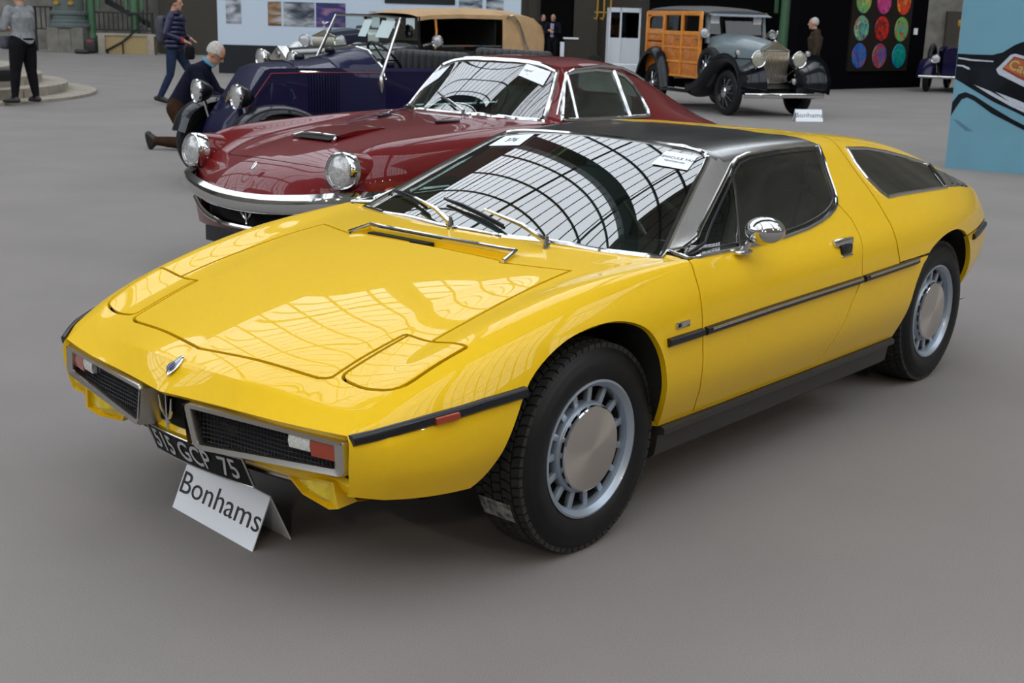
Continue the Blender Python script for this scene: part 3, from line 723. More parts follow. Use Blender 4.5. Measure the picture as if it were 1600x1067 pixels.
    # papers behind the glass
    def paper(c4, lines, name, lab):
        V4 = [Vector(p) for p in c4]; me = bpy.data.meshes.new(name); nrm = (V4[1]-V4[0]).cross(V4[3]-V4[0]).normalized()
        if nrm.z < 0: nrm = -nrm
        nrm = Vector((nrm.x, nrm.y, nrm.z))
        t = MB(); t.add([p-nrm*.002 for p in V4]+[p-nrm*.0028 for p in V4], [(0, 1, 2, 3), (7, 6, 5, 4), (0, 4, 5, 1), (1, 5, 6, 2), (2, 6, 7, 3), (3, 7, 4, 0)])
        po = t.build(name, M['paper'], root, smooth=False); po['label'] = lab
        c = sum(V4, Vector())/4; up = ((V4[1]+V4[2])-(V4[0]+V4[3])).normalized()
        z = nrm; x = up.cross(z).normalized()
        for txt, size, off in lines:
            m4 = Matrix((x, up, z)).transposed().to_4x4(); m4.translation = c+up*off-nrm*.0012
            add_text('lettering', txt, size, M['ink'], po, m4, ext=.0001)
    lift = lambda p, dz=.006: Vector(wsp(p))+Vector((.002, 0, dz))
    paper([lift((-.928, -.455)), lift((-1.014, -.440)), lift((-1.016, -.290)), lift((-.915, -.283))], [('376', .045, 0)], 'paper_notice', 'white lot number notice')
    paper([lift((-.905, .355)), lift((-1.004, .348)), lift((-1.028, .470)), lift((-.930, .492))], [('VEHICULE TAX', .021, .012), ('TEMPORAIRE', .014, -.014)], 'paper_notice', 'white notice with two printed lines')
    # mirror
    mr = empty('door_mirror'); mr.parent = root
    t = MB(); t.rbox((-.775, .832, .822), (.075, .030, .012), .005); t.tube([(-.775, .832, .825), (-.785, .845, .858)], [.014, .009], 8); t.build('mirror_foot', M['chrome'], mr)
    t = MB(); A = axis_matrix((-.835, .872, .893), (1, .55, .05), (0, 0, 1)); t.lathe([(.046, -.02), (.0475, -.008), (.046, .008), (.041, .028), (.030, .044), (.015, .053), (.0005, .056)], 24, A @ Matrix.Diagonal((1, 1.42, 1, 1))); t.build('mirror_shell', M['chrome'], mr)
    t = MB(); t.lathe([(.0005, -.017), (.045, -.017)], 24, A @ Matrix.Diagonal((1, 1.42, 1, 1))); t.build('mirror_glass', M['chrome'], mr)
    # nose badge
    t = MB(); A = axis_matrix((.874, 0, .581), (.62, 0, .78), (1, 0, -.8)); t.sphere((0, 0, 0), (.036, .0175, .004), 20, 8, A); t.build('nose_badge', M['chrome'], root)
    t = MB(); t.sphere((0, 0, .0012), (.032, .0148, .0036), 20, 8, A); o = t.build('nose_emblem', mat('enamel', (.35, .36, .42), .2, coat=1), root)
    t = MB(); t.sphere((.014, 0, .0016), (.016, .0115, .0035), 16, 8, A); t.build('emblem_field', mat('blue_enamel', (.01, .012, .12), .2, coat=1), root)
    t = MB(); t.tube([(.848, 0, .612)]*1+[(.849, 0, .613)], .0001, 3) if False else None
    # ---- nose: recess, frames, mesh, lamps, valance
    lipx = lambda y: float(np.interp(abs(y), [0, .1, .22, .44, .56, .672], [.926, .920, .897, .872, .850, .828]))
    ys = np.linspace(-.69, .69, 31); vb = lambda y: float(np.interp(abs(y), [.58, .66], [0, .035]))
    t = MB(); t.loft([[(lipx(y)-.004, y, .516 if abs(y) > .06 else .516), (lipx(y)-.015, y, .506), (lipx(y)-.06, y, .500), (lipx(y)-.12, y, .50)] for y in ys], closed=False, caps=False); t.build('nose_lip', M['yellow'], root)
    t = MB(); t.loft([[(lipx(y)-.11, y*.985, .515), (lipx(y)-.11, y*.985, .405), (lipx(y)-.058, y*.985, .398)] for y in ys], closed=False, caps=False); t.build('grille_recess', M['dark'], root)
    t = MB(); t.loft([[(lipx(y)-.062+vb(y), y, .393), (lipx(y)-.052+vb(y), y, .380), (lipx(y)-.060+vb(y), y, .355), (lipx(y)-.085+vb(y), y, .330), (lipx(y)-.14, y, .320), (lipx(y)-.30, y, .31)] for y in np.linspace(-.662, .662, 31)], closed=False, caps=False); t.build('front_valance', M['yellow'], root)
    t = MB(); t.loft([[(lipx(y)-.10, y, .326), (lipx(y)-.095, y, .312), (lipx(y)-.16, y, .28), (lipx(y)-.4, y, .27)] for y in np.linspace(-.55, .55, 21)], closed=False, caps=False); t.build('under_valance', M['dark'], root)
    for s in (1, -1):
        # frame path in (y, z), x follows the nose
        path = round_poly([(.100, .509), (.666, .506), (.672, .408), (.135, .372)], [.028, .010, .03, .03], 5)
        n = len(path); rings = []
        cen = (.40, .45)
        offs = [offset_poly(path, d) for d in (0, -.004, -.018, -.020, -.017, .0)]
        for i in range(n):
            ring = []
            for k, back in ((0, -.014), (1, .0), (2, -.003), (3, -.010), (4, -.034), (5, -.065)):
                y, z = offs[k][i]; fx = lipx(y)+.004
                if 2 <= k <= 4 and y > .60: y -= .020
                side_in = 1.0
                ring.append((fx+back, y*s, z))
            rings.append(ring)
        t = MB(); t.loft(rings+[rings[0]], closed=True, caps=False); gf = t.build('grille_frame', M['satin'], root, sharp=30)
        # broad inner cheek of the frame beside the emblem and outer cheek at the corner
        t = MB(); t.loft([[(lipx(.1)+.003, s*(.100+.02*k), .500-.115*k) for k in (0, 1)], [(lipx(.1)-.075, s*(.080+.02*k), .498-.115*k) for k in (0, 1)]], closed=False, caps=False); t.build('frame_cheek', M['satin'], gf)
        inn = offset_poly(path, -.012)
        t = MB(); bk = dense(inn, .04); t.loft([[(lipx(y)-.046, s*y, z) for y, z in bk], [(lipx(y)-.046, s*(y*.5+.19), z*.2+.8*.445) for y, z in bk]], caps=True); t.build('grille_backing', M['dark'], gf, smooth=False)
        t = MB(); y0, y1 = .12, .655
        for y in np.arange(y0, y1, .0125):
            zz = [z for z in np.arange(.39, .50, .004) if pip(inn, y, z)]
            if len(zz) > 3: t.tube([(lipx(y)-.026, s*y, zz[0]), (lipx(y)-.026, s*y, zz[-1])], .0013, 4)
        for z in np.arange(.395, .50, .0125):
            yy = [y for y in np.arange(y0, y1, .02) if pip(inn, y, z)]
            if len(yy) > 3: t.tube([(lipx(y)-.026, s*y, z) for y in yy], .0013, 4)
        o = t.build('grille_mesh', M['trim'], gf); o['kind'] = 'stuff'
        def lamp(ya, yb, za, zb, m, name):
            t = MB(); t.loft([[(lipx(y)-.040, s*y, za), (lipx(y)-.012, s*y, za), (lipx(y)-.008, s*y, (za+zb)/2), (lipx(y)-.012, s*y, zb), (lipx(y)-.040, s*y, zb)] for y in np.linspace(ya, yb, 4)]); t.build(name, M[m], root)
        lamp(.475, .545, .452, .490, 'clear', 'parking_lamp'); lamp(.548, .632, .442, .490, 'amber', 'turn_lamp')
        # fog lamp scoop and lens
        fr = [(.800, .385, .345), (.812, .600, .375), (.806, .612, .303), (.793, .56, .283), (.783, .44, .290)]
        cin = Vector((sum(p[0] for p in fr)/5, sum(p[1] for p in fr)/5, sum(p[2] for p in fr)/5))
        ring0 = [Vector(p) for p in fr]; ringi = [p.lerp(cin, .12) for p in ring0]; ringb = [p.lerp(cin, .22)+Vector((-.05, 0, 0)) for p in ring0]; ringo = [p.lerp(cin, -.04)+Vector((-.20, 0, .012)) for p in ring0]
        t = MB(); t.loft([[(q.x, q.y*s, q.z) for q in R_] for R_ in (ringo, ring0, ringi, ringb)], closed=True, caps=False); fg = t.build('fog_lamp_scoop', M['yellow'], root, sharp=30)
        lens = [p.lerp(cin, .13)+Vector((-.012, 0, 0)) for p in ring0]
        t = MB(); t.add([(q.x, q.y*s, q.z) for q in lens]+[(cin.x+.004, cin.y*s, cin.z)], [(i, (i+1) % 5, 5) for i in range(5)]); t.build('fog_lamp', M['fog'], fg, smooth=False)
    t = MB(); t.tube([(.800, .20, .322), (.792, .30, .322), (.778, .40, .322)], .007, 6); t.build('lower_strip', M['satin'], root)
    # emblem between the grilles: three prongs on a stem
    tr = MB(); C0 = Vector((.905, 0, .440))
    for a, b in (((0, .062), (0, -.04)),): tr.tube([C0+Vector((.004, a[0], a[1])), C0+Vector((0, b[0], b[1]))], [.002, .006], 6)
    for s in (1, -1): tr.tube([C0+Vector((.006, s*.030, .056)), C0+Vector((.003, s*.024, .02)), C0+Vector((0, s*.010, -.004)), C0+Vector((0, 0, -.012))], [.003, .006, .005, .004], 6)
    tr.tube([C0+Vector((0, -.016, -.018)), C0+Vector((0, .016, -.018))], .004, 6)
    tr.build('trident_emblem', M['chrome'], root)
    # number plate
    t = MB(); ny = 9; rows_ = []
    for y in np.linspace(-.175, .285, ny):
        b = -.020*((y-.055)/.235)**2
        rows_.append([(.884+b, y, .372), (.846+b, y, .280), (.840+b, y, .280), (.878+b, y, .372)])
    t.loft(rows_); pl = t.build('number_plate', M['plateblack'], root, smooth=False); pl['label'] = 'black number plate reading 515 GCP 75'
    t = MB(); t.tube([r[0] for r in rows_]+[r[1] for r in rows_[::-1]], .003, 6, closed=True); t.build('plate_border', M['satin'], pl)
    pm = Matrix.Rotation(0, 4, 'X'); up = Vector((.884-.846, 0, .372-.280)).normalized(); xx = Vector((0, 1, 0)); zz = xx.cross(up)
    for k, (txt, yy) in enumerate((('515', -.150), ('GCP', .010), ('75', .160))):
        m4 = Matrix((xx, up, zz)).transposed().to_4x4(); m4.translation = Vector((.8665-.020*(yy/.235)**2, yy+.055, .326)) - up*.003
        e = 2*.020*yy/.235**2; m4 = m4 @ Matrix.Rotation(math.atan(e), 4, 'Y')
        add_text('plate_lettering', txt, .098, M['plate_ink'], pl, m4, ext=.0008, sx=.80, bold=.0006)
    # tail, floor, cabin
    t = MB(); e = S[-1]; ring = [tuple(p) for p in e]+[(x, -y, z) for x, y, z in e[::-1][:-1]]
    t.add(ring, [tuple(range(len(ring)))]); t.build('tail_panel', M['trim'], root, smooth=False)
    t = MB(); t.loft([[(x, -.70, .295), (x, -.55, .235), (x, .55, .235), (x, .70, .295)] for x in (.40, .3, -1.3, -3.0, -3.15)], closed=False, caps=False); t.build('floor_pan', M['dark'], root)
    t = MB(); t.box((-1.9, 0, .60), (.04, 1.2, .75)); t.build('bulkhead', M['leather'], root)
    t = MB(); t.box((-1.15, 0, .30), (1.5, 1.4, .03)); t.build('cabin_floor', M['leather'], root)
    t = MB(); t.rbox((-.62, 0, .72), (.36, 1.36, .16), .05, seg=3); t.rbox((-.80, .34, .745), (.16, .44, .12), .04); t.build('dashboard', M['leather'], root)
    for y in (.37, -.37):
        st = empty('seat', (-1.35, y, .32)); st.parent = root
        t = MB(); t.rbox((0.05, 0, .10), (.52, .46, .16), .05, seg=3); t.build('seat_cushion', M['leather'], st)
        t = MB(); A = Matrix.Rotation(-.42, 4, 'Y')
        b = bmesh.new(); bmesh.ops.create_cube(b, size=1); [setattr(v, 'co', Vector((v.co.x*.12, v.co.y*.46, v.co.z*.56))) for v in b.verts]; bmesh.ops.bevel(b, geom=b.edges[:], offset=.045, segments=3, affect='EDGES'); t.addbm(b, Matrix.Translation((-.26, 0, .36)) @ A); t.build('seat_back', M['leather'], st)
        t = MB(); t.rbox((-.41, 0, .66), (.09, .28, .14), .04, seg=3); t.build('head_restraint', M['leather'], st)
    t = MB(); A = axis_matrix((-.93, .36, .79), (-.9, 0, .45)); t.tube([A @ Vector((.185*math.cos(a), .185*math.sin(a), 0)) for a in np.linspace(0, 2*PI, 33)[:-1]], .013, 8, closed=True); sw_ = t.build('steering_wheel', M['leather'], root)
    for k in range(3):
        t = MB(); a = PI/2+k*2*PI/3; t.tube([A @ Vector((.03*math.cos(a), .03*math.sin(a), -.02)), A @ Vector((.18*math.cos(a), .18*math.sin(a), 0))], .009, 6); t.build('wheel_spoke', M['satin'], sw_)
    t = MB(); t.rbox((-1.10, .0, 1.075), (.025, .20, .055), .012); t.build('interior_mirror', M['leather'], root)
    return root
M['plate_ink'] = mat('silver_plate_letters', (.42, .43, .45), .5)
M['wornlabel'] = mat('worn_paper_label', (.20, .20, .195), .8, noise=.9, nscale=45)
M['plateblack'] = mat('plate_black', (.006, .006, .007), .5, spec=.15)
M['roofsteel'] = mat('brushed_roof_steel', (.34, .34, .34), .2, 1.0, noise=.01)
build_coupe()
# ---------------------------------------------------------------- the dark red coupe parked behind it (same heading)
RED = [
 [(.150,0,.555),(.140,.2,.557),(.110,.40,.565),(.050,.55,.572),(-.05,.72,.578),(-.085,.755,.566),(-.10,.772,.53),(-.10,.775,.42),(-.12,.74,.30),(-.14,.6,.27)],
 [(.085,0,.695),(.075,.2,.69),(.045,.40,.672),(.012,.54,.650),(-.015,.69,.650),(-.045,.772,.635),(-.075,.80,.57),(-.085,.80,.43),(-.12,.76,.29),(-.14,.62,.26)],
 [(-.07,0,.762),(-.07,.2,.760),(-.08,.40,.748),(-.06,.53,.757),(-.030,.668,.838),(-.045,.785,.735),(-.085,.812,.58),(-.13,.812,.43),(-.13,.77,.29),(-.14,.62,.26)],
 [(-.37,0,.838),(-.37,.2,.835),(-.37,.42,.812),(-.38,.53,.818),(-.38,.66,.872),(-.38,.79,.78),(-.38,.828,.61),(-.38,.83,.43),(-.38,.78,.28),(-.38,.62,.25)],
 [(-.85,0,.893),(-.85,.22,.890),(-.85,.45,.868),(-.85,.56,.868),(-.85,.66,.903),(-.85,.80,.81),(-.85,.838,.63),(-.85,.84,.43),(-.85,.79,.27),(-.85,.62,.25)],
 [(-1.28,0,.922),(-1.28,.26,.920),(-1.29,.51,.908),(-1.30,.59,.905),(-1.30,.67,.917),(-1.30,.80,.82),(-1.30,.84,.64),(-1.30,.84,.43),(-1.30,.79,.27),(-1.30,.62,.25)],
 [(-1.53,0,.938),(-1.55,.33,.937),(-1.745,.635,.926),(-1.74,.67,.925),(-1.74,.70,.918),(-1.74,.80,.82),(-1.74,.84,.64),(-1.74,.84,.43),(-1.74,.79,.27),(-1.74,.62,.25)],
 [(-1.74,0,1.118),(-1.76,.30,1.112),(-1.87,.585,1.085),(-1.90,.655,1.00),(-1.91,.71,.915),(-1.91,.80,.82),(-1.91,.84,.64),(-1.91,.84,.43),(-1.91,.79,.27),(-1.91,.62,.25)],
 [(-1.97,0,1.287),(-1.98,.27,1.281),(-2.02,.525,1.252),(-2.04,.63,1.08),(-2.05,.712,.914),(-2.05,.80,.82),(-2.05,.84,.64),(-2.05,.84,.43),(-2.05,.79,.27),(-2.05,.62,.25)],
 [(-2.42,0,1.312),(-2.42,.28,1.306),(-2.42,.53,1.262),(-2.42,.635,1.08),(-2.42,.718,.910),(-2.42,.805,.82),(-2.42,.84,.64),(-2.42,.84,.43),(-2.42,.79,.27),(-2.42,.62,.25)],
 [(-2.78,0,1.285),(-2.78,.27,1.278),(-2.78,.505,1.225),(-2.78,.62,1.06),(-2.78,.725,.905),(-2.78,.808,.82),(-2.78,.84,.64),(-2.78,.84,.43),(-2.78,.79,.27),(-2.78,.62,.25)],
 [(-3.06,0,1.215),(-3.06,.25,1.205),(-3.06,.465,1.142),(-3.06,.605,1.01),(-3.06,.735,.895),(-3.06,.81,.81),(-3.06,.838,.64),(-3.06,.838,.43),(-3.06,.78,.28),(-3.06,.62,.26)],
 [(-3.42,0,1.075),(-3.42,.25,1.067),(-3.42,.45,1.015),(-3.42,.59,.93),(-3.42,.72,.870),(-3.42,.80,.79),(-3.42,.825,.64),(-3.42,.82,.45),(-3.42,.76,.31),(-3.42,.6,.29)],
 [(-3.72,0,.925),(-3.72,.25,.920),(-3.72,.45,.890),(-3.72,.57,.86),(-3.72,.69,.825),(-3.72,.77,.76),(-3.72,.79,.63),(-3.72,.785,.46),(-3.71,.72,.34),(-3.70,.57,.32)],
 [(-4.10,0,.78),(-4.10,.25,.778),(-4.09,.44,.765),(-4.08,.54,.745),(-4.07,.62,.72),(-4.06,.68,.67),(-4.05,.70,.58),(-4.05,.70,.47),(-4.03,.64,.38),(-4.0,.5,.36)],
]
def build_red():
    root = empty('grand_tourer', (-1.66, -2.84, 0), label='dark red coupe with round headlamps and full-width chrome bumper, right behind the yellow car', cat='car')
    rc = np.zeros((15, 10)); rc[6, :4] = 1; rc[6, 4] = .3; rc[8, :3] = .3
    cc = np.zeros((15, 10)); cc[2:5, 2] = .6; cc[6:9, 2] = .8; cc[6:11, 4] = .6; cc[:, 8] = .8
    S = surf(RED, rc, cc, [6, 6, 8, 10, 10, 6, 8, 8, 10, 10, 8, 10, 10, 10], [8, 8, 6, 6, 6, 6, 6, 6, 4]); S = fair(S, [0, 46, 62, len(S)-1], 5.0)
    bm = grid_bm(S); bmesh.ops.remove_doubles(bm, verts=bm.verts[:], dist=1e-6); bmesh.ops.recalc_face_normals(bm, faces=bm.faces[:])
    if sum((f.normal.z for f in bm.faces if f.calc_center_median().z > 1.2)) < 0: bmesh.ops.reverse_faces(bm, faces=bm.faces[:])
    XY, XZ = (0, 1), (0, 2)
    ws = [(-1.530, -.05), (-1.535, .2), (-1.555, .34), (-1.64, .50), (-1.728, .622), (-1.86, .575), (-1.985, .515), (-1.985, .40), (-1.970, .25), (-1.962, .1), (-1.960, -.05)]
    sw = [(-1.835, .932), (-1.90, 1.02), (-1.975, 1.14), (-2.03, 1.213), (-2.12, 1.226), (-2.35, 1.238), (-2.56, 1.222), (-2.68, 1.188), (-2.755, 1.12), (-2.785, 1.04), (-2.79, .96), (-2.765, .925), (-2.5, .922), (-2.1, .926)]
    rw = [(-2.98, -.05), (-2.98, .20), (-3.0, .40), (-3.1, .42), (-3.55, .38), (-3.58, .2), (-3.58, -.05)]
    fa = [(-.62+.37*math.cos(a), .31+.37*math.sin(a)) for a in np.linspace(PI+.3, -.3, 20)]; ra = [(-3.02+.37*math.cos(a), .31+.37*math.sin(a)) for a in np.linspace(PI+.3, -.3, 20)]
    hood = [(-.035, -.05), (-.04, .2), (-.075, .44), (-.40, .50), (-.9, .535), (-1.35, .55), (-1.40, .3), (-1.40, -.05)]
    sid = lambda c: c.y > .42
    door = [(-1.62, .91), (-1.60, .6), (-1.62, .32), (-2.55, .32), (-2.62, .5), (-2.60, .91), (-2.1, .918)]
    P = {'windscreen': take(bm, cut(bm, ws, XY, lambda c: c.z > .8)), 'side': take(bm, cut(bm, sw, XZ, sid)), 'rear_window': take(bm, cut(bm, rw, XY, lambda c: c.z > .8))}
    for pl in (fa, ra): bmesh.ops.delete(bm, geom=cut(bm, pl, XZ, lambda c: c.y > .5), context='FACES')
    P['hood'] = panel(bm, hood, XY, lambda c: c.z > .6, .006); P['door'] = panel(bm, door, XZ, sid, .006)
    b = whole(bm); flange(b, .015); bm_obj('body', b, M['maroon'], root, S=S)
    b = whole(P['hood']); flange(b, .012); bm_obj('hood', b, M['maroon'], root, S=S)
    glass_pane('windscreen', whole(P['windscreen']), M['glass'], root, XY); glass_pane('rear_window', whole(P['rear_window']), M['glass'], root, XY)
    for s in (1, -1):
        f = (lambda q: q.copy()) if s > 0 else mirrored
        d = f(P['door']); flange(d, .012); bm_obj('door', d, M['maroon'], root, S=S)
        d = f(P['side']); line = lambda c: c.x > -1.985-(c.z-.92)*.18; line2 = lambda c: c.x < -2.545
        v = take(d, [q for q in d.faces if line(q.calc_center_median())]); w = take(d, [q for q in d.faces if line2(q.calc_center_median())])
        glass_pane('vent_window', v, M['glass_side'], root, XZ); glass_pane('door_window', d, M['glass_side'], root, XZ); glass_pane('quarter_window', w, M['glass_side'], root, XZ)
        t = MB(); t.tube([on_surf(S, XZ, p, s) for p in dense(sw)], .016, 6, closed=True); t.build('window_trim', M['chrome'], root)
        for a, c, r in (((-1.985, .925), (-2.04, 1.215), .013), ((-2.545, .925), (-2.55, 1.222), .022)):
            t = MB(); t.tube([on_surf(S, XZ, p, s) for p in dense([a, c], .05, False)], r, 6); t.build('window_bar', M['chrome'], root)
        t = MB(); t.tube([(x, y*s, z) for x, y, z in [(-1.80, .665, .93), (-1.90, .615, 1.06), (-2.02, .56, 1.215), (-2.12, .555, 1.245), (-2.4, .56, 1.262), (-2.65, .545, 1.245), (-2.85, .51, 1.20), (-3.0, .485, 1.155)]], .010, 6); t.build('drip_rail', M['chrome'], root)
        # headlamp: pod, chrome ring, lens
        A = axis_matrix((.012, s*.668, .735), (1, .05*s, .14), (0, 0, 1))
        t = MB(); t.lathe([(.099, -.02), (.106, -.05), (.112, -.12), (.113, -.22), (.102, -.36), (.06, -.55)], 28, A); t.build('headlamp_pod', M['maroon'], root)
        t = MB(); t.lathe([(.104, -.055), (.1075, -.02), (.105, .008), (.100, .020), (.092, .023), (.088, .012)], 32, A); r = t.build('headlamp_ring', M['chrome'], root)
        t = MB(); t.lathe([(.089, .010), (.075, .022), (.05, .032), (.02, .037), (.0005, .038)], 28, A); t.build('headlamp_lens', M['lamp_glass'], r)
        t = MB(); p = on_surf(S, XZ, (-.215, .628), s); t.sphere((p[0], p[1], p[2]), (.055, .022, .020), 14, 8); o = t.build('turn_lamp', M['amber'], root)
        for xc in (-.62, -3.02):
            w = empty('wheel', (xc, s*.69, .315)); w.parent = root; w.rotation_euler = (0, 0, 0 if s > 0 else PI); A2 = Matrix.Rotation(-PI/2, 4, 'X')
            t = MB(); t.lathe(tyre_profile(.318, .095, .195), 40, A2); t.build('tyre', M['rubber'], w)
            t = MB(); t.lathe([(.196, .05), (.196, .085), (.18, .075), (.12, .05), (.06, .09), (.001, .10)], 32, A2); t.build('rim', M['alloy'], w)
        t = MB(); q = [(xc, z) for xc, z in fa]
        for pl in (fa, ra):
            t = MB(); q = offset_poly(pl, .004)
            t.loft([[(x, s*.78, z) for x, z in q], [(x, s*.42, z) for x, z in q]], closed=False, caps=False); t.build('wheel_well', M['dark'], root)
        # hood vents near the screen
        t = MB(); t.rbox((-1.20, s*.285, .921), (.17, .03, .02), .008, rz=-.35*s); t.build('cowl_vent', M['trim'], root)
    t = MB(); loop = [p for p in ws if p[1] >= 0]; loop = loop+[(x, -y) for x, y in loop[::-1]]
    t.tube([on_surf(S, XY, (x, abs(y)), 1 if y >= 0 else -1) for x, y in dense(loop)], .018, 8, closed=True); t.build('windscreen_trim', M['chrome'], root)
    # hood scoop: chrome-framed slot
    sc_ = [on_surf(S, XY, (x, abs(y)), 1 if y > 0 else -1, .004) for x, y in ((-.40, .155), (-.40, .05), (-.40, -.05), (-.40, -.155))]
    t = MB(); t.tube([(-.355, .185, .836), (-.41, .15, .856), (-.415, 0, .860), (-.41, -.15, .856), (-.355, -.185, .836)], .011, 8); t.build('scoop_trim', M['chrome'], root)
    t = MB(); t.loft([[(-.350, y, .838), (-.41, y, .854), (-.62, y, .868), (-.62, y, .85)] for y in (-.15, -.05, .05, .15)]); t.build('scoop_throat', M['dark'], root)
    t = MB(); t.loft([[(-.405, y, .862), (-.55, y, .884), (-.80, y*.9, .892), (-.80, y*.9, .87), (-.42, y, .85)] for y in (-.165, -.08, 0, .08, .165)]); t.build('scoop_hood', M['maroon'], root)
    # chrome bumper
    path = [(-.62, -.875, .575), (-.30, -.87, .578), (-.10, -.83, .575), (.05, -.68, .562), (.14, -.45, .535), (.19, -.2, .515), (.20, 0, .51), (.19, .2, .515), (.14, .45, .535), (.05, .68, .562), (-.10, .83, .575), (-.30, .87, .578), (-.62, .875, .575)]
    path = [tuple(p) for p in crv(path, np.zeros(13), [5]*12)]; rings = []
    for i, p in enumerate(path):
        p = Vector(p); t_ = Vector(path[min(i+1, len(path)-1)])-Vector(path[max(i-1, 0)]); n = Vector((t_.y, -t_.x, 0)).normalized(); u = Vector((0, 0, 1))
        rings.append([tuple(p+n*a+u*b) for a, b in ((-.05, .052), (-.01, .058), (.022, .038), (.032, .005), (.026, -.030), (.0, -.054), (-.05, -.060))])
    t = MB(); t.loft(rings); t.build('front_bumper', M['chrome'], root, sharp=40)
    # grille below the bumper
    ys = np.linspace(-.60, .60, 21); gx = lambda y: .165-.30*y*y
    t = MB(); t.loft([[(gx(y)-.03, y, .50), (gx(y)-.10, y, .47), (gx(y)-.10, y, .36)] for y in ys], closed=False, caps=False); t.build('grille', M['dark'], root)
    t = MB(); t.tube([(gx(y), y, .365+.10*(abs(y)/.6)**4) for y in ys], .016, 8); t.build('grille_lip', M['chrome'], root)
    t = MB(); t.loft([[(gx(y)-.005, y, .355+.10*(abs(y)/.6)**4), (gx(y)-.04, y, .30), (gx(y)-.14, y, .265), (gx(y)-.3, y, .25)] for y in np.linspace(-.66, .66, 21)], closed=False, caps=False); t.build('front_apron', M['maroon'], root)
    tr = MB(); C0 = Vector((.135, 0, .425)); tr.tube([C0+Vector((.01, 0, .06)), C0+Vector((0, 0, -.05))], [.004, .010], 6)
    for s in (1, -1): tr.tube([C0+Vector((.01, s*.055, .055)), C0+Vector((.005, s*.045, .02)), C0+Vector((0, s*.015, -.015)), C0+Vector((0, 0, -.02))], [.005, .010, .008, .006], 6)
    tr.build('trident_emblem', M['chrome'], root)
    t = MB(); A = axis_matrix((.075, 0, .706), (.75, 0, .66), (1, 0, -1.1)); t.sphere((0, 0, 0), (.030, .016, .006), 16, 8, A); t.build('nose_badge', M['chrome'], root)
    t = MB(); t.rbox((.165, -.12, .29), (.012, .46, .09), .003); t.build('number_plate', M['trim'], root)
    for py in (.12, -.36):
        wp = empty('wiper'); wp.parent = root; b0 = Vector(on_surf(S, XY, (-1.52 if py > 0 else -1.55, abs(py)), 1 if py > 0 else -1))
        e = Vector(on_surf(S, XY, (-1.66, abs(py-.36) if py > 0 else .56), -1))+Vector((.012, 0, .02))
        t = MB(); t.tube([b0, b0+Vector((0, 0, .035))], [.013, .010], 8); t.tube([b0+Vector((0, 0, .03)), b0.lerp(e, .5)+Vector((.02, 0, .03))], [.008, .005], 6); t.build('wiper_arm', M['chrome'], wp)
        t = MB(); t.tube([b0.lerp(e, .25)+Vector((.015, 0, .02)), e], .007, 6); t.build('wiper_blade', M['trim'], wp)
    def sheet(c4, lines, name, lab):
        V4 = [Vector(p) for p in c4]; nrm = (V4[1]-V4[0]).cross(V4[3]-V4[0]).normalized(); nrm = nrm if nrm.x > 0 else -nrm
        t = MB(); t.add([p-nrm*.002 for p in V4]+[p-nrm*.003 for p in V4], [(0, 1, 2, 3), (7, 6, 5, 4), (0, 4, 5, 1), (1, 5, 6, 2), (2, 6, 7, 3), (3, 7, 4, 0)]); po = t.build(name, M['paper'], root, smooth=False); po['label'] = lab
        c = sum(V4, Vector())/4; up = ((V4[1]+V4[2])-(V4[0]+V4[3])).normalized(); x = up.cross(nrm).normalized()
        for txt, size, off in lines:
            m4 = Matrix((x, up, nrm)).transposed().to_4x4(); m4.translation = c+up*off-nrm*.001; add_text('lettering', txt, size, M['ink'], po, m4, ext=.0001)
    q = lambda x, y: Vector(on_surf(S, XY, (x, abs(y)), 1 if y > 0 else -1))+Vector((.012, 0, .010))
    sheet([q(-1.86, .30), q(-1.955, .29), q(-1.965, .49), q(-1.875, .50)], [('VEHICULE TAX', .026, .014), ('TEMPORAIRE', .018, -.02)], 'paper_notice', 'white notice with two printed lines')
    sheet([q(-1.82, -.56), q(-1.93, -.525), q(-1.93, -.39), q(-1.83, -.40)], [], 'paper_notice', 'blank white notice in the far corner')
    # cabin
    t = MB(); t.rbox((-1.75, 0, .84), (.30, 1.25, .14), .05); t.build('dashboard', M['leather'], root)
    t = MB(); t.box((-2.3, 0, .32), (1.8, 1.4, .03)); t.build('cabin_floor', M['leather'], root)
    for y in (.36, -.36):
        st = empty('seat', (-2.45, y, .35)); st.parent = root
        t = MB(); t.rbox((.05, 0, .12), (.5, .48, .18), .06, seg=3); t.build('seat_cushion', M['greyleather'], st)
        t = MB(); t.rbox((-.24, 0, .42), (.14, .48, .60), .06, seg=3); t.build('seat_back', M['greyleather'], st)
    t = MB(); A = axis_matrix((-2.02, .36, .86), (-.9, 0, .42)); t.tube([A @ Vector((.19*math.cos(a), .19*math.sin(a), 0)) for a in np.linspace(0, 2*PI, 33)[:-1]], .012, 8, closed=True)
    for k in range(3): t.tube([A @ Vector((0, 0, 0)), A @ Vector((.19*math.cos(2.1*k), .19*math.sin(2.1*k), 0))], .008, 6)
    t.build('steering_wheel', M['leather'], root)
    t = MB(); ring = [tuple(p) for p in S[-1]]+[(x, -y, z) for x, y, z in S[-1][::-1][:-1]]; t.add(ring, [tuple(range(len(ring)))]); t.build('tail_panel', M['maroon'], root, smooth=False)
    t = MB(); t.loft([[(x, -.60, .26), (x, .60, .26)] for x in (.0, -1, -2, -3, -4.0)], closed=False, caps=False); t.build('floor_pan', M['dark'], root)
build_red()
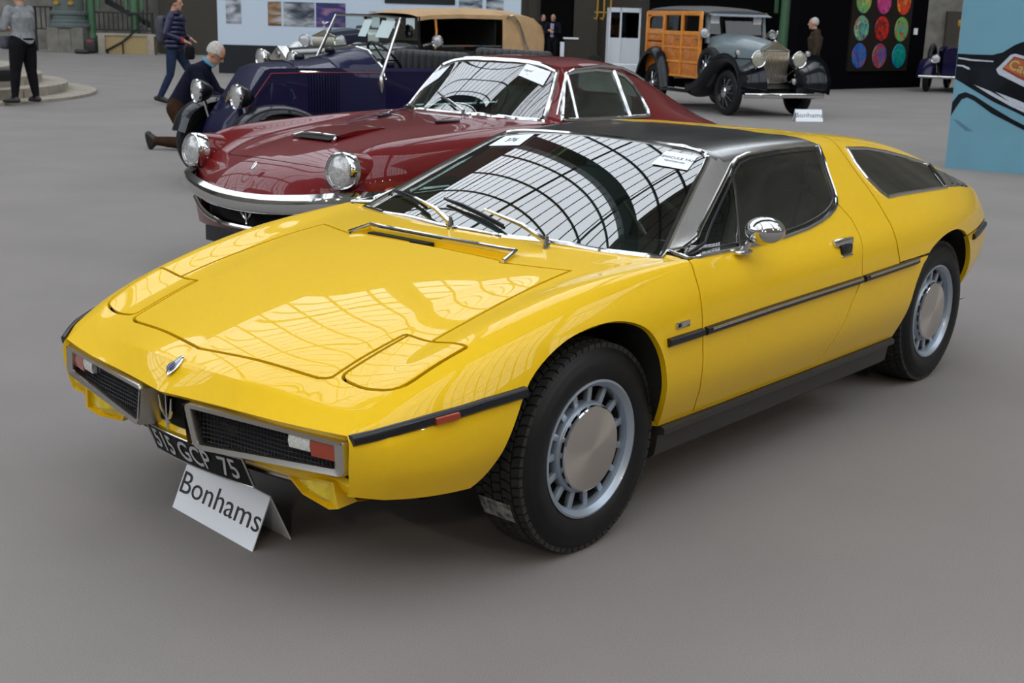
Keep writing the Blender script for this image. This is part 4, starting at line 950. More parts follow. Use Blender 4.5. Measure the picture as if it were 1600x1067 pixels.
# ---------------------------------------------------------------- veteran cars: shared builders (local x forward, y to the car's left)
def old_wheel(parent, loc, R, side=1, m_disc='black_paint', half=.065, rim=.66, name='wheel', steer=0.0):
    w = empty(name, loc); w.parent = parent; w.rotation_euler = (0, 0, (0 if side > 0 else PI)+steer); A = Matrix.Rotation(-PI/2, 4, 'X')
    t = MB(); r = R*rim
    t.lathe([(r, -half*.7), (r+.02, -half*.95), (R*.86, -half), (R*.96, -half*.72), (R, -half*.3), (R, half*.3), (R*.96, half*.72), (R*.86, half), (r+.02, half*.95), (r, half*.7)], 40, A); t.build('tyre', M['rubber'], w)
    t = MB(); t.lathe([(r+.004, half*.55), (r-.012, half*.75), (r-.03, half*.35), (R*.42, half*.55), (R*.24, half*1.1), (R*.24, half*.9)], 32, A); t.build('wheel_disc', M[m_disc], w)
    t = MB(); t.lathe([(R*.24, half*.9), (R*.23, half*1.35), (R*.15, half*1.6), (.0005, half*1.75)], 24, A); t.build('hub_cap', M['chrome'], w)
    for k in range(10):
        if k == 0: t = MB(); t.tube([(R*.25, half*1.0, 0), (r-.02, half*.62, 0)], .006, 5); me = t.mesh('spoke'); o = link('spoke', me, M['chrome'], w)
        else: o = link('spoke', me, None, w)
        o.rotation_euler = (0, 2*PI*k/10, 0)
    return w
def lamp(parent, loc, d, r, depth=.75, name='headlamp', shell='chrome', lens='lamp_glass', post=None):
    A = axis_matrix(loc, d, (0, 0, 1)); t = MB()
    t.lathe([(r*.98, 0), (r*1.0, -r*.12), (r*.94, -r*.35*depth), (r*.72, -r*.85*depth), (r*.35, -r*1.25*depth), (.001, -r*1.4*depth)], 24, A); o = t.build(name, M[shell], parent)
    t = MB(); t.lathe([(r*.99, -.01), (r*1.05, .005), (r*1.0, .022), (r*.9, .012)], 24, A); t.build('lamp_ring', M['chrome'], o)
    t = MB(); t.lathe([(r*.91, .010), (r*.7, .022), (r*.35, .030), (.0005, .032)], 24, A); t.build('lamp_lens', M[lens], o)
    if post: t = MB(); t.tube([tuple(Vector(loc)-Vector(d).normalized()*r*.4), post], .018, 6); t.build('lamp_stem', M['chrome'], o)
    return o
def mudguard(parent, path, y0, y1, m, crown=.05, name='mudguard', thick=.012, drop=0.0):
    """path of (x, z); crowned strip between y0 and y1 with a turned-down outer edge"""
    P = [(p[0], 0, p[1]) for p in path]; P = crv(P, np.zeros(len(P)), [4]*(len(P)-1)); rings = []
    for i, p in enumerate(P):
        t_ = Vector(P[min(i+1, len(P)-1)])-Vector(P[max(i-1, 0)]); n = Vector((-t_.z, 0, t_.x)).normalized(); n = n if (n.z > 0 or abs(n.z) < .2) else -n
        if i and n.dot(pn) < 0: n = -n
        pn = n; r = []
        for k in range(9):
            u = k/8; y = y0+(y1-y0)*u; h = crown*(1-(2*u-1)**2)
            if k == 8: h = -crown*.5
            r.append(tuple(Vector((p[0], y, p[2]))+n*h))
        if drop:
            e = Vector((p[0], y1, p[2])); o_ = .02 if y1 > y0 else -.02; r[8] = tuple(e-n*drop*.12+Vector((0, o_*.6, 0)))
            r += [tuple(e-n*drop*.45+Vector((0, o_, 0))), tuple(e-n*drop+Vector((0, o_*.7, 0)))]
        for k in range(len(r)-1, -1, -1):
            q = Vector(r[k])-n*thick; r.append(tuple(q))
        rings.append(r)
    t = MB(); t.loft(rings); return t.build(name, M[m], parent, sharp=50)
def section(w, z0, z1, top=.0, n=7, wb=None):
    """half-barrel cross-section: bottom width wb, side to z1, arched top of height top; returns (y, z) list left to right"""
    wb = wb if wb is not None else w; pts = [(-wb, z0), (-w, z0+(z1-z0)*.6), (-w, z1)]
    pts += [(-w*math.cos(a), z1+top*math.sin(a)) for a in np.linspace(0, PI, n)[1:-1]]
    return pts+[(w, z1), (w, z0+(z1-z0)*.6), (wb, z0)]
def loft_x(stations, m, name, parent, sharp=30):
    t = MB(); t.loft([[(x, y, z) for y, z in sec] for x, sec in stations]); return t.build(name, M[m], parent, sharp=sharp)
# ---------------------------------------------------------------- blue open tourer with a sloping nose
def build_blue():
    root = empty('open_tourer', (-4.05, -6.4, 0), math.radians(-12.5), 'dark blue open vintage tourer with sloping coal-scuttle nose and raised windscreen frame', 'car')
    def sec(w, zt, z0, wt, crown): return [(-w, z0), (-w*1.0, zt-.10), (-wt, zt), (-wt*.55, zt+crown*.8), (0, zt+crown), (wt*.55, zt+crown*.8), (wt, zt), (w, zt-.10), (w, z0)]
    bon = [(.17, [(y*.98, z) for y, z in sec(.26, .50, .40, .22, .01)]), (.12, sec(.27, .60, .40, .24, .01)), (-.05, sec(.275, .83, .40, .255, .015)), (-.22, sec(.285, 1.055, .40, .27, .02)), (-.27, sec(.29, 1.072, .40, .275, .03)), (-.60, sec(.33, 1.076, .40, .31, .055)), (-.90, sec(.37, 1.080, .40, .35, .08))]
    loft_x(bon, 'navy', 'bonnet', root, 40)
    sc = [(-.905, sec(.37, 1.080, .40, .35, .08)), (-1.05, sec(.47, 1.082, .40, .44, .13)), (-1.20, sec(.60, 1.085, .40, .55, .17)), (-1.24, sec(.62, 1.085, .40, .57, .175))]
    loft_x(sc, 'navy', 'scuttle', root, 40)
    t = MB(); t.tube([(-1.245, y, z) for y, z in sec(.62, 1.085, .45, .57, .18)[1:-1]], .014, 6); t.build('scuttle_rim', M['chrome'], root)
    for x in (-.52, -.90):
        w = np.interp(-x, [.27, .9], [.275, .35]); t = MB(); t.tube([(x, y, z+.004) for y, z in sec(w+.02, 1.078, .6, w, .05 if x > -.6 else .082)[1:-1]], .006, 5); t.build('bonnet_strap', M['navy'], root)
    for i in range(11):
        for s in (1, -1):
            x = -.62-.026*i; y = np.interp(-x, [.6, .9], [.334, .374]); t = MB(); t.rbox((x, s*y, .86), (.013, .016, .33), .004); t.build('louvre', M['dark' if i % 1 else 'navy'], root)
    for s in (1, -1):      # red coach lines
        t = MB(); t.tube([(-.27, s*.293, 1.03), (-.6, s*.334, 1.035), (-.9, s*.374, 1.04), (-1.24, s*.60, 1.045)], .0035, 4); t.tube([(-.27, s*.293, 1.03), (.0, s*.279, .68), (.10, s*.274, .55)], .0035, 4); t.build('coach_line', M['red_line'], root)
    t = MB(); A = axis_matrix((-.035, 0, .845), (.8, 0, .6), (.6, 0, -.8)); t.add([A @ Vector(p) for p in [(-.11, 0, .012), (0, .085, .012), (.11, 0, .012), (0, -.085, .012), (-.11, 0, 0), (0, .085, 0), (.11, 0, 0), (0, -.085, 0)]], [(0, 1, 2, 3), (0, 4, 5, 1), (1, 5, 6, 2), (2, 6, 7, 3), (3, 7, 4, 0)]); e = t.build('nose_emblem', M['brass'], root, smooth=False)
    t = MB(); t.add([A @ Vector(p) for p in [(-.012, -.05, .014), (-.012, .05, .014), (.012, .05, .014), (.012, -.05, .014)]]+[A @ Vector(p) for p in [(-.07, -.016, .014), (-.07, .016, .014), (-.025, .045, .014), (-.025, -.045, .014)]], [(0, 1, 2, 3), (4, 5, 6, 7)]); t.build('emblem_bar', M['dark'], e, smooth=False)
    for x in (-.72, -1.02):
        t = MB(); t.lathe([(.045, -.02), (.05, .01), (.04, .03), (.0005, .034)], 16, Matrix.Translation((x, -.05 if x > -.8 else -.02, 1.155 if x > -.8 else 1.22))); t.build('filler_cap', M['black_paint'], root)
    # tub
    body = [(-1.24, .62, .60), (-1.6, .66, .66), (-2.3, .70, .70), (-3.0, .68, .68), (-3.5, .58, .56), (-3.68, .40, .40)]
    t = MB(); t.loft([[(x, -wb, .42), (x, -w, .72), (x, -w, 1.06), (x, -w+.03, 1.09), (x, -w+.06, 1.06), (x, -w+.05, .60), (x, w-.05, .60), (x, w-.06, 1.06), (x, w-.03, 1.09), (x, w, 1.06), (x, w, .72), (x, wb, .42)] for x, w, wb in body]); t.build('body_tub', M['navy'], root, sharp=40)
    for n, x, z in (('front_seat', -1.95, .62), ('rear_seat', -2.95, .64)):
        st = empty(n, (x, 0, z)); st.parent = root; st['label'] = 'buttoned black leather bench seat'
        t = MB(); t.rbox((.12, 0, .06), (.5, 1.2, .18), .06, seg=3); t.build('seat_cushion', M['leather'], st)
        for k in range(10): t = MB(); t.rbox((-.17, -.54+.12*k, .36), (.16, .118, .50), .05, seg=3); t.build('seat_back_roll', M['leather'], st)
    t = MB(); A = axis_matrix((-1.46, .24, 1.15), (-.75, 0, .66)); t.tube([A @ Vector((.21*math.cos(a), .21*math.sin(a), 0)) for a in np.linspace(0, 2*PI, 29)[:-1]], .014, 8, closed=True)
    for k in range(4): t.tube([A @ Vector((0, 0, -.01)), A @ Vector((.21*math.cos(PI/2*k), .21*math.sin(PI/2*k), 0))], .009, 6)
    t.tube([A @ Vector((0, 0, 0)), A @ Vector((0, 0, -.5))], .018, 6); t.build('steering_wheel', M['black_paint'], root)
    # windscreen
    BL, BR, TL, TR = (-1.14, .70, 1.0), (-1.18, -.66, 1.06), (-1.38, .64, 1.53), (-1.42, -.62, 1.545)
    t = MB(); t.tube([BL, TL], .017, 8); t.build('windscreen_post', M['chrome'], root); t = MB(); t.tube([BR, TR], .015, 8); t.build('windscreen_post', M['chrome'], root)
    t = MB(); t.tube([TR, (TR[0], -.3, 1.548), (TL[0], .3, 1.545), TL], .012, 8); t.build('windscreen_top_rail', M['chrome'], root)
    t = MB(); t.sphere((BL[0]-.0, BL[1]+.01, BL[2]-.05), (.02, .035, .085), 12, 8); t.build('post_foot', M['satin'], root)
    g = [Vector(p) for p in ((-1.22, .60, 1.19), (-1.24, -.58, 1.19), TR, TL)]
    t = MB(); t.add([tuple(p) for p in g], [(0, 1, 2, 3)]); gl = t.build('windscreen', M['glass_clear'], root, smooth=False)
    for a, b in ((.05, .25), (.40, .52)):
        p = lambda u, v: tuple(g[3].lerp(g[2], u).lerp(g[0].lerp(g[1], u), v)+Vector((-.004, 0, 0)))
        t = MB(); q = [p(a, .08), p(b, .08), p(b, .52), p(a, .52)]; t.add(q+[tuple(Vector(k)+Vector((-.002, 0, 0))) for k in q], [(0, 1, 2, 3), (7, 6, 5, 4), (0, 4, 5, 1), (1, 5, 6, 2), (2, 6, 7, 3), (3, 7, 4, 0)]); t.build('paper_notice', M['paper'], gl, smooth=False)
    t = MB(); A = axis_matrix((-1.36, .80, 1.42), (-1, .1, 0)); t.lathe([(.06, 0), (.055, .03), (.03, .05), (.0005, .055)], 16, A); t.tube([(-1.35, .79, 1.42), TL], .008, 5); t.build('rear_view_mirror', M['black_paint'], root)
    for s in (1, -1):
        old_wheel(root, (-.12, s*.64, .37), .37, s, 'navy', .06); old_wheel(root, (-3.0, s*.64, .37), .37, s, 'navy', .06)
        mudguard(root, [(.24, .46), (.17, .62), (.02, .72), (-.16, .745), (-.36, .71), (-.60, .58), (-.83, .44), (-1.05, .37), (-2.2, .36)], s*.46, s*.78, 'black_paint', .04)
        mudguard(root, [(-2.45, .45), (-2.62, .66), (-2.85, .79), (-3.05, .80), (-3.28, .70), (-3.45, .52)], s*.52, s*.80, 'black_paint', .04)
        lamp(root, (.12, s*.43, .84), (1, .0, .0), .105, 1.1, shell='black_paint', post=(.0, s*.42, .55))
    t = MB(); t.box((-1.6, 0, .40), (3.6, .5, .12)); t.build('chassis', M['dark'], root)
    t = MB(); t.tube([(-.12, -.6, .37), (-.12, .6, .37)], .03, 8); t.tube([(-3.0, -.6, .37), (-3.0, .6, .37)], .04, 8); t.build('axle', M['dark'], root)
M['red_line'] = mat('red_coach_line', (.25, .01, .015), .4); M['brass'] = mat('brass', (.50, .36, .16), .25, 1.0)
build_blue()
# ---------------------------------------------------------------- tan-topped tourer
M['canvas'] = mat('tan_canvas', (.42, .27, .135), .85, noise=.12, nscale=6, bump=.3, bscale=120); M['dkgreen'] = mat('dark_green_paint', (.012, .016, .014), .25, coat=1.0)
def build_tan():
    root = empty('hooded_tourer', (-6.0, -9.6, 0), math.radians(-12), 'black vintage tourer with raised tan canvas top, behind the dark blue tourer', 'car')
    def sec(w, zt, z0, crown): return section(w, z0, zt, crown)
    t = MB(); t.add([(-1.0, -.24, .50), (-1.0, .24, .50), (-1.0, .26, 1.0), (-1.0, 0, 1.16), (-1.0, -.26, 1.0), (-1.12, -.24, .50), (-1.12, .24, .50), (-1.12, .26, 1.0), (-1.12, 0, 1.16), (-1.12, -.26, 1.0)], [(0, 1, 2, 3, 4), (9, 8, 7, 6, 5), (0, 5, 6, 1), (1, 6, 7, 2), (2, 7, 8, 3), (3, 8, 9, 4), (4, 9, 5, 0)]); t.build('radiator_shell', M['chrome'], root, smooth=False)
    t = MB(); t.box((-.998, 0, .76), (.012, .40, .46)); r = t.build('radiator_core', M['dark'], root)
    t = MB(); t.lathe([(.045, 0), (.045, .012), (.0005, .016)], 16, axis_matrix((-.998, 0, 1.06), (1, 0, 0))); t.build('radiator_badge', M['satin'], root)
    loft_x([(-1.12, section(.26, .45, 1.0, .14)), (-1.7, section(.32, .45, 1.04, .13)), (-2.25, section(.40, .45, 1.08, .13))], 'dkgreen', 'bonnet', root, 40)
    loft_x([(-2.25, section(.40, .45, 1.08, .13)), (-2.5, section(.58, .45, 1.12, .12)), (-2.62, section(.64, .45, 1.14, .10))], 'dkgreen', 'scuttle', root, 40)
    t = MB(); t.loft([[(x, -w+.04, .40), (x, -w, .7), (x, -w, 1.14), (x, -w+.05, 1.16), (x, -w+.06, .65), (x, w-.06, .65), (x, w-.05, 1.16), (x, w, 1.14), (x, w, .7), (x, w-.04, .40)] for x, w in ((-2.6, .64), (-3.2, .68), (-4.0, .68), (-4.5, .62), (-4.62, .5))]); t.build('body_tub', M['dkgreen'], root, sharp=40)
    # canvas top: roof, rear quarter, valance
    top = [(-2.58, .66, 1.545, 1.585), (-2.75, .67, 1.57, 1.63), (-3.2, .67, 1.59, 1.66), (-3.8, .67, 1.59, 1.675), (-4.15, .67, 1.575, 1.665), (-4.40, .66, 1.545, 1.62), (-4.56, .63, 1.46, 1.51), (-4.62, .60, 1.36, 1.39), (-4.63, .58, 1.12, 1.12)]
    t = MB(); rings = []
    for x, w, zs, zc in top:
        r = [(x, -w, zs-.05 if x > -4.5 else zs), (x, -w, zs)]+[(x, -w*.93*math.cos(a), zs+(zc-zs)*math.sin(a)) for a in np.linspace(.2, PI-.2, 9)]+[(x, w, zs), (x, w, zs-.05 if x > -4.5 else zs)]
        rings.append(r)
    t.loft(rings, closed=False, caps=False); o = t.build('canvas_top', M['canvas'], root, sharp=50)
    for s in (1, -1):
        t = MB(); t.loft([[(-3.86, s*.675, 1.60), (-3.86, s*.690, 1.40), (-3.86, s*.695, 1.14)], [(-4.1, s*.680, 1.60), (-4.1, s*.695, 1.38), (-4.1, s*.695, 1.12)], [(-4.38, s*.665, 1.565), (-4.36, s*.685, 1.36), (-4.35, s*.68, 1.10)], [(-4.55, s*.62, 1.46), (-4.53, s*.64, 1.32), (-4.52, s*.64, 1.09)], [(-4.63, s*.575, 1.38), (-4.64, s*.58, 1.28), (-4.64, s*.57, 1.09)]], closed=False, caps=False); t.build('quarter_curtain', M['canvas'], root)
        t = MB(); t.tube([(x, y*s, z) for x, y, z in crv([(-3.92, .70, 1.56), (-3.99, .715, 1.585), (-4.08, .72, 1.52), (-4.15, .72, 1.40), (-4.20, .72, 1.28), (-4.30, .72, 1.12)], np.zeros(6), [4]*5)], .014, 6); t.build('landau_iron', M['chrome'], root)
        t = MB(); t.tube([(-2.62, s*.64, 1.12), (-2.60, s*.645, 1.55)], .02, 6); t.build('windscreen_post', M['black_paint'], root)
        t = MB(); t.tube([(-2.84, s*.66, 1.16), (-2.86, s*.655, 1.38), (-2.84, s*.65, 1.55)], .016, 6); t.build('hood_stick', M['wood_frame'], root)
        old_wheel(root, (-1.15, s*.66, .40), .40, s); old_wheel(root, (-4.1, s*.66, .40), .40, s)
        mudguard(root, [(-.68, .50), (-.80, .70), (-1.0, .83), (-1.2, .84), (-1.45, .74), (-1.75, .52), (-2.0, .40), (-3.3, .38)], s*.48, s*.80, 'dkgreen', .05)
        mudguard(root, [(-3.5, .45), (-3.7, .72), (-3.95, .86), (-4.2, .86), (-4.45, .74), (-4.62, .5)], s*.52, s*.80, 'dkgreen', .05)
        lamp(root, (-.98, s*.41, 1.0), (1, 0, 0), .115, 1.0, post=(-1.1, s*.40, .62))
    t = MB(); t.tube([(-2.9, .70, 1.20), (-3.3, .70, 1.205), (-3.83, .70, 1.205)], .016, 6); t.build('side_rail', M['chrome'], root)
    t = MB(); t.add([(-2.62, -.62, 1.15), (-2.62, .62, 1.15), (-2.60, .62, 1.54), (-2.60, -.62, 1.54)], [(0, 1, 2, 3)]); gl = t.build('windscreen', M['glass_clear'], root, smooth=False)
    for y in (-.42, -.05, .42):
        t = MB(); t.box((-2.622, y, 1.46), (.003, .20, .13)); t.build('paper_notice', M['paper'], gl, smooth=False)
    t = MB(); t.box((-3.35, -.64, 1.37), (1.1, .012, .42)); t.build('side_curtain', M['dark'], root)
    t = MB(); t.loft([[(-3.80, -.6, 1.0), (-3.80, -.6, 1.6), (-3.80, .6, 1.6), (-3.80, .6, 1.0)], [(-3.82, -.6, 1.0), (-3.82, -.6, 1.6), (-3.82, .6, 1.6), (-3.82, .6, 1.0)]]); t.build('rear_curtain', M['dark'], root, smooth=False)
    lamp(root, (-2.78, .80, 1.26), (1, .3, 0), .075, 1.0, name='spot_lamp', post=(-2.66, .66, 1.2))
    t = MB(); t.box((-3.05, 0, .85), (.6, 1.1, .3)); t.box((-3.75, 0, .85), (.6, 1.1, .3)); t.box((-4.0, 0, 1.05), (.14, 1.1, .5)); t.box((-3.3, 0, 1.02), (.12, 1.1, .36)); t.build('seats', M['leather'], root)
    t = MB(); t.box((-2.7, 0, .42), (3.6, .55, .12)); t.tube([(-1.15, -.6, .40), (-1.15, .6, .40)], .03, 6); t.tube([(-4.1, -.6, .40), (-4.1, .6, .40)], .03, 6); t.build('chassis', M['dark'], root)
    w = old_wheel(root, (-4.78, .1, .82), .36, 1); w.rotation_euler = (0, 0, PI/2)
build_tan()
# ---------------------------------------------------------------- shared tall radiator
def grand_radiator(parent, x, w, z0, z1, zp):
    d = .10
    t = MB(); F_ = [(x, -w, z0), (x, w, z0), (x, w, z1), (x, 0, zp), (x, -w, z1)]; B_ = [(a-d, b, c) for a, b, c in F_]
    t.add(F_+B_, [(0, 1, 2, 3, 4), (9, 8, 7, 6, 5), (0, 5, 6, 1), (1, 6, 7, 2), (2, 7, 8, 3), (3, 8, 9, 4), (4, 9, 5, 0)]); r = t.build('radiator_shell', M['silverplate'], parent, smooth=False)
    t = MB(); t.box((x+.002, 0, (z0+z1)/2), (.006, w*1.84, (z1-z0)*.95)); t.build('radiator_core', M['dark'], r)
    n = 18; me = None
    for k in range(n):
        y = -w*.9+1.8*w*k/(n-1)
        if me is None: t = MB(); t.rbox((0, 0, 0), (.018, w*1.8/n*.62, (z1-z0)*.95), .003); me = t.mesh('radiator_slat'); o = link('radiator_slat', me, M['silverplate'], r)
        else: o = link('radiator_slat', me, None, r)
        o.location = (x+.010, y, (z0+z1)/2)
    t = MB(); t.tube([(x+.006, -w*1.02, z1), (x+.006, w*1.02, z1)], .012, 6); t.tube([(x+.006, -w*1.02, z1), (x+.006, 0, zp+.005), (x+.006, w*1.02, z1)], .012, 6); t.build('pediment_edge', M['silverplate'], r)
    t = MB(); t.lathe([(.035, 0), (.035, .03), (.015, .04), (.012, .07)], 12, Matrix.Translation((x-.05, 0, zp-.01)))
    t.tube([(x-.05, 0, zp+.05), (x-.03, 0, zp+.11), (x+.0, 0, zp+.16)], [.016, .024, .014], 8); t.sphere((x+.01, 0, zp+.18), .018, 8, 6)
    for s in (1, -1): t.tube([(x-.02, s*.012, zp+.14), (x-.08, s*.06, zp+.17), (x-.14, s*.07, zp+.13)], [.012, .018, .006], 6)
    t.build('winged_mascot', M['chrome'], parent)
M['silverplate'] = mat('warm_silver_plate', (.52, .49, .42), .2, 1.0); M['white_paint'] = mat('cream_white_paint', (.62, .63, .62), .3, coat=1.0)
def build_white():
    root = empty('white_limousine', (-15.4, -18.4, 0), math.radians(24), 'pale vintage car with tall bright radiator and winged mascot, beyond the tan-topped tourer', 'car')
    grand_radiator(root, .0, .27, .55, 1.08, 1.20)
    loft_x([(-.10, section(.27, .5, 1.06, .12)), (-1.3, section(.44, .5, 1.12, .14))], 'navy', 'bonnet', root, 40)
    loft_x([(-1.3, section(.5, .45, 1.12, .14)), (-1.6, section(.66, .42, 1.15, .10)), (-3.6, section(.68, .42, 1.15, .05)), (-3.9, section(.55, .5, 1.1, .03))], 'white_paint', 'body_tub', root, 40)
    t = MB(); t.rbox((-3.3, 0, 1.22), (.7, 1.2, .18), .07, seg=3); t.build('folded_hood', M['leather'], root)
    for s in (1, -1):
        lamp(root, (.08, s*.42, .98), (1, 0, 0), .13, 1.0, post=(-.02, s*.4, .6))
        old_wheel(root, (-.30, s*.70, .40), .40, s, 'white_paint'); old_wheel(root, (-3.2, s*.70, .40), .40, s, 'white_paint')
        mudguard(root, [(.22, .50), (.10, .72), (-.12, .88), (-.36, .90), (-.65, .78), (-.95, .52), (-1.2, .40), (-2.6, .38)], s*.50, s*.88, 'white_paint', .07)
        mudguard(root, [(-2.6, .42), (-2.8, .76), (-3.1, .90), (-3.4, .86), (-3.7, .60), (-3.85, .45)], s*.54, s*.86, 'white_paint', .07)
    t = MB(); t.rbox((.28, 0, .42), (.05, 1.5, .08), .02); t.tube([(0, .3, .45), (.28, .3, .42)], .02, 6); t.tube([(0, -.3, .45), (.28, -.3, .42)], .02, 6); t.build('front_bumper', M['chrome'], root)
    t = MB(); t.box((-1.8, 0, .42), (3.6, .6, .12)); t.tube([(-.3, -.65, .40), (-.3, .65, .40)], .03, 6); t.tube([(-3.2, -.65, .40), (-3.2, .65, .40)], .03, 6); t.build('chassis', M['dark'], root)
build_white()
# ---------------------------------------------------------------- wood-bodied shooting brake
def build_woody():
    root = empty('shooting_brake', (-17.05, -8.25, 0), math.radians(63), 'wood-bodied vintage estate car with grey bonnet, black wings and tall radiator', 'car')
    grand_radiator(root, -.12, .28, .58, 1.13, 1.28)
    loft_x([(-.22, section(.28, .6, 1.10, .16)), (-.7, section(.36, .6, 1.16, .18)), (-1.35, section(.50, .6, 1.22, .19)), (-1.50, section(.56, .6, 1.25, .17))], 'grey_paint', 'bonnet', root, 40)
    t = MB(); t.rbox((-.8, -.42, .98), (.9, .006, .02), .002, rz=.13); t.build('bonnet_hinge', M['dark'], root)
    # screen pillars and glass
    for s in (1, -1):
        t = MB(); t.loft([[(-1.46+a, s*.60+b, 1.22), (-1.52+a, s*.58+b, 1.76)] for a, b in ((-.04, -.03), (.04, -.03), (.04, .03), (-.04, .03), (-.04, -.03))], closed=False, caps=False); t.build('screen_pillar', M['grey_paint'], root)
    t = MB(); t.add([(-1.46, -.58, 1.38), (-1.46, .58, 1.38), (-1.52, .56, 1.74), (-1.52, -.56, 1.74)], [(0, 1, 2, 3)]); gl = t.build('windscreen', M['glass_dark'], root, smooth=False)
    for y in (-.45, .45): t = MB(); t.box((-1.485, y, 1.64), (.003, .18, .14)); t.build('paper_notice', M['paper'], gl, smooth=False)
    t = MB(); t.loft([[(-1.46, y, 1.755), (-1.28, y, 1.715), (-1.28, y, 1.70), (-1.46, y, 1.735)] for y in np.linspace(-.62, .62, 7)]); t.build('sun_visor', M['alloy'], root)
    for k in range(6): t = MB(); t.box((-1.27, -.52+.21*k, 1.705), (.012, .012, .03)); t.build('visor_rib', M['satin'], root)
    # roof
    rings = []
    for x, w, zs, zc in ((-1.42, .64, 1.76, 1.80), (-1.8, .68, 1.79, 1.86), (-2.5, .70, 1.81, 1.89), (-3.2, .70, 1.81, 1.89), (-3.58, .67, 1.80, 1.87), (-3.68, .64, 1.78, 1.82)):
        rings.append([(x, -w, zs-.03), (x, -w, zs)]+[(x, -w*.96*math.cos(a), zs+(zc-zs)*math.sin(a)) for a in np.linspace(.15, PI-.15, 9)]+[(x, w, zs), (x, w, zs-.03)])
    t = MB(); t.loft(rings); t.build('roof', M['roofcloth'], root, sharp=40)
    # wooden sides: framed panels, three windows
    xs = [-1.50, -2.17, -2.87, -3.56]
    for s in (-1, 1):
        W_ = lambda x: .735 if x > -3.0 else .72
        def plank(x0, x1, z0, z1, m='wood_frame', th=.05, name='frame_rail', off=0.0):
            t = MB(); y = s*(.715+off); t.rbox(((x0+x1)/2, y, (z0+z1)/2), (abs(x1-x0), th, z1-z0), .008); return t.build(name, M[m], root)
        for i, x in enumerate(xs):
            if not (i == 0 and s > 0): plank(x-.035, x+.035, .58 if i < 2 else 1.0, 1.76, name='frame_post', off=.012)
        plank(-3.58, -1.48, 1.34, 1.42); plank(-3.58, -1.48 if s < 0 else -1.62, 1.70, 1.78)
        for i in range(2):
            x0, x1 = xs[i+1]+.035, xs[i]-.035
            for z0, z1 in ((.62, .84), (.88, 1.10), (1.14, 1.34)): plank(x0, x1, z0, z1, 'wood', .03, 'wood_panel')
            for z in (.60, .86, 1.12): plank(x0, x1, z-.022, z+.022, off=.006)
            t = MB(); t.rbox((x1-.09 if i else x1-.09, s*.755, 1.28), (.12, .02, .025), .008); t.build('door_handle', M['chrome'], root)
        for z0, z1 in ((1.05, 1.20), (1.22, 1.34)): plank(xs[3]+.035, xs[2]-.035, z0, z1, 'wood', .03, 'wood_panel')
        # quarter panel hugging the rear wing
        t = MB(); q = [(xs[2], .60), (xs[2], 1.05), (-3.58, 1.05), (-3.58, .62)]
        t.prism(q, s*.69, s*.715, (0, 2, 1)); t.build('wood_panel', M['wood'], root, smooth=False)
        for i in range(3):
            x0, x1 = xs[i+1]+.04, xs[i]-.04
            t = MB(); t.add([(x0, s*.71, 1.42), (x1, s*.71, 1.42), (x1, s*.70, 1.70), (x0, s*.70, 1.70)], [(0, 1, 2, 3)]); t.build('side_window', M['glass_dark'], root, smooth=False)
        t = MB(); arc = round_poly([(xs[3]+.05, 1.425), (xs[2]-.05, 1.425), (xs[2]-.05, 1.695), (xs[3]+.05, 1.695)], [.01, .01, .05, .22], 6); t.tube([(x, s*.725, z) for x, z in arc], .018, 6, closed=True); t.build('window_moulding', M['wood_frame'], root)
        # running gear
        old_wheel(root, (-.42, s*.72, .40), .40, s, half=.075, steer=.0); old_wheel(root, (-3.12, s*.72, .40), .40, s, half=.075)
        mudguard(root, [(.13, .42), (.15, .58), (.09, .74), (-.05, .87), (-.24, .93), (-.46, .92), (-.72, .80), (-.98, .60), (-1.2, .44), (-1.45, .36), (-1.62, .34)], s*.30, s*.90, 'black_paint', .10, drop=.13)
        mudguard(root, [(-2.58, .36), (-2.66, .64), (-2.80, .90), (-3.0, 1.04), (-3.2, 1.04), (-3.42, .92), (-3.60, .68), (-3.68, .45)], s*.60, s*.90, 'black_paint', .07, drop=.06)
        t = MB(); t.rbox((-2.05, s*.80, .34), (1.1, .24, .04), .01); t.build('running_board', M['black_paint'], root)
        w = old_wheel(root, (-1.09, s*.74, .80), .36, s, half=.075, name='spare_wheel')
        lamp(root, (.0, s*.42, .99), (1, 0, 0), .14, 1.0, lens='cream_glass', post=(-.1, s*.4, .62))
        lamp(root, (-.20, s*.72, 1.09), (1, 0, 0), .05, 1.2, name='side_lamp', post=(-.24, s*.72, .98)); lamp(root, (.08, s*.30, .62), (1, 0, 0), .06, 1.3, name='horn', post=(-.08, s*.3, .6))
        lamp(root, (-1.38, s*.72, 1.40), (1, .2*s, 0), .085, 1.0, name='spot_lamp', post=(-1.48, s*.62, 1.36))
    t = MB(); t.box((-3.60, 0, 1.2), (.04, 1.36, 1.1)); t.build('tailgate', M['wood'], root)
    t = MB(); t.rbox((.26, 0, .385), (.045, 1.64, .085), .02); t.build('front_bumper', M['chrome'], root)
    for s in (1, -1): t = MB(); t.tube([(-.2, s*.35, .46), (.25, s*.35, .39)], .03, 6); t.build('bumper_iron', M['dark'], root)
    t = MB(); t.loft([[(.10, y, .50-.03*abs(y)), (-.15, y, .58)] for y in np.linspace(-.45, .45, 7)], closed=False, caps=False); t.build('front_apron', M['black_paint'], root)
    t = MB(); t.box((-2.5, 0, .60), (2.1, 1.36, .04)); t.box((-1.8, 0, .42), (3.6, .6, .14)); t.tube([(-.42, -.65, .40), (-.42, .65, .40)], .03, 6); t.tube([(-3.12, -.65, .40), (-3.12, .65, .40)], .03, 6); t.build('chassis', M['dark'], root)
    t = MB(); t.rbox((-3.22, 0, 1.2), (.56, 1.24, 1.06), .04); t.build('added_dark_block', M['dark'], root)  # dark block added inside so the rear side windows look dark
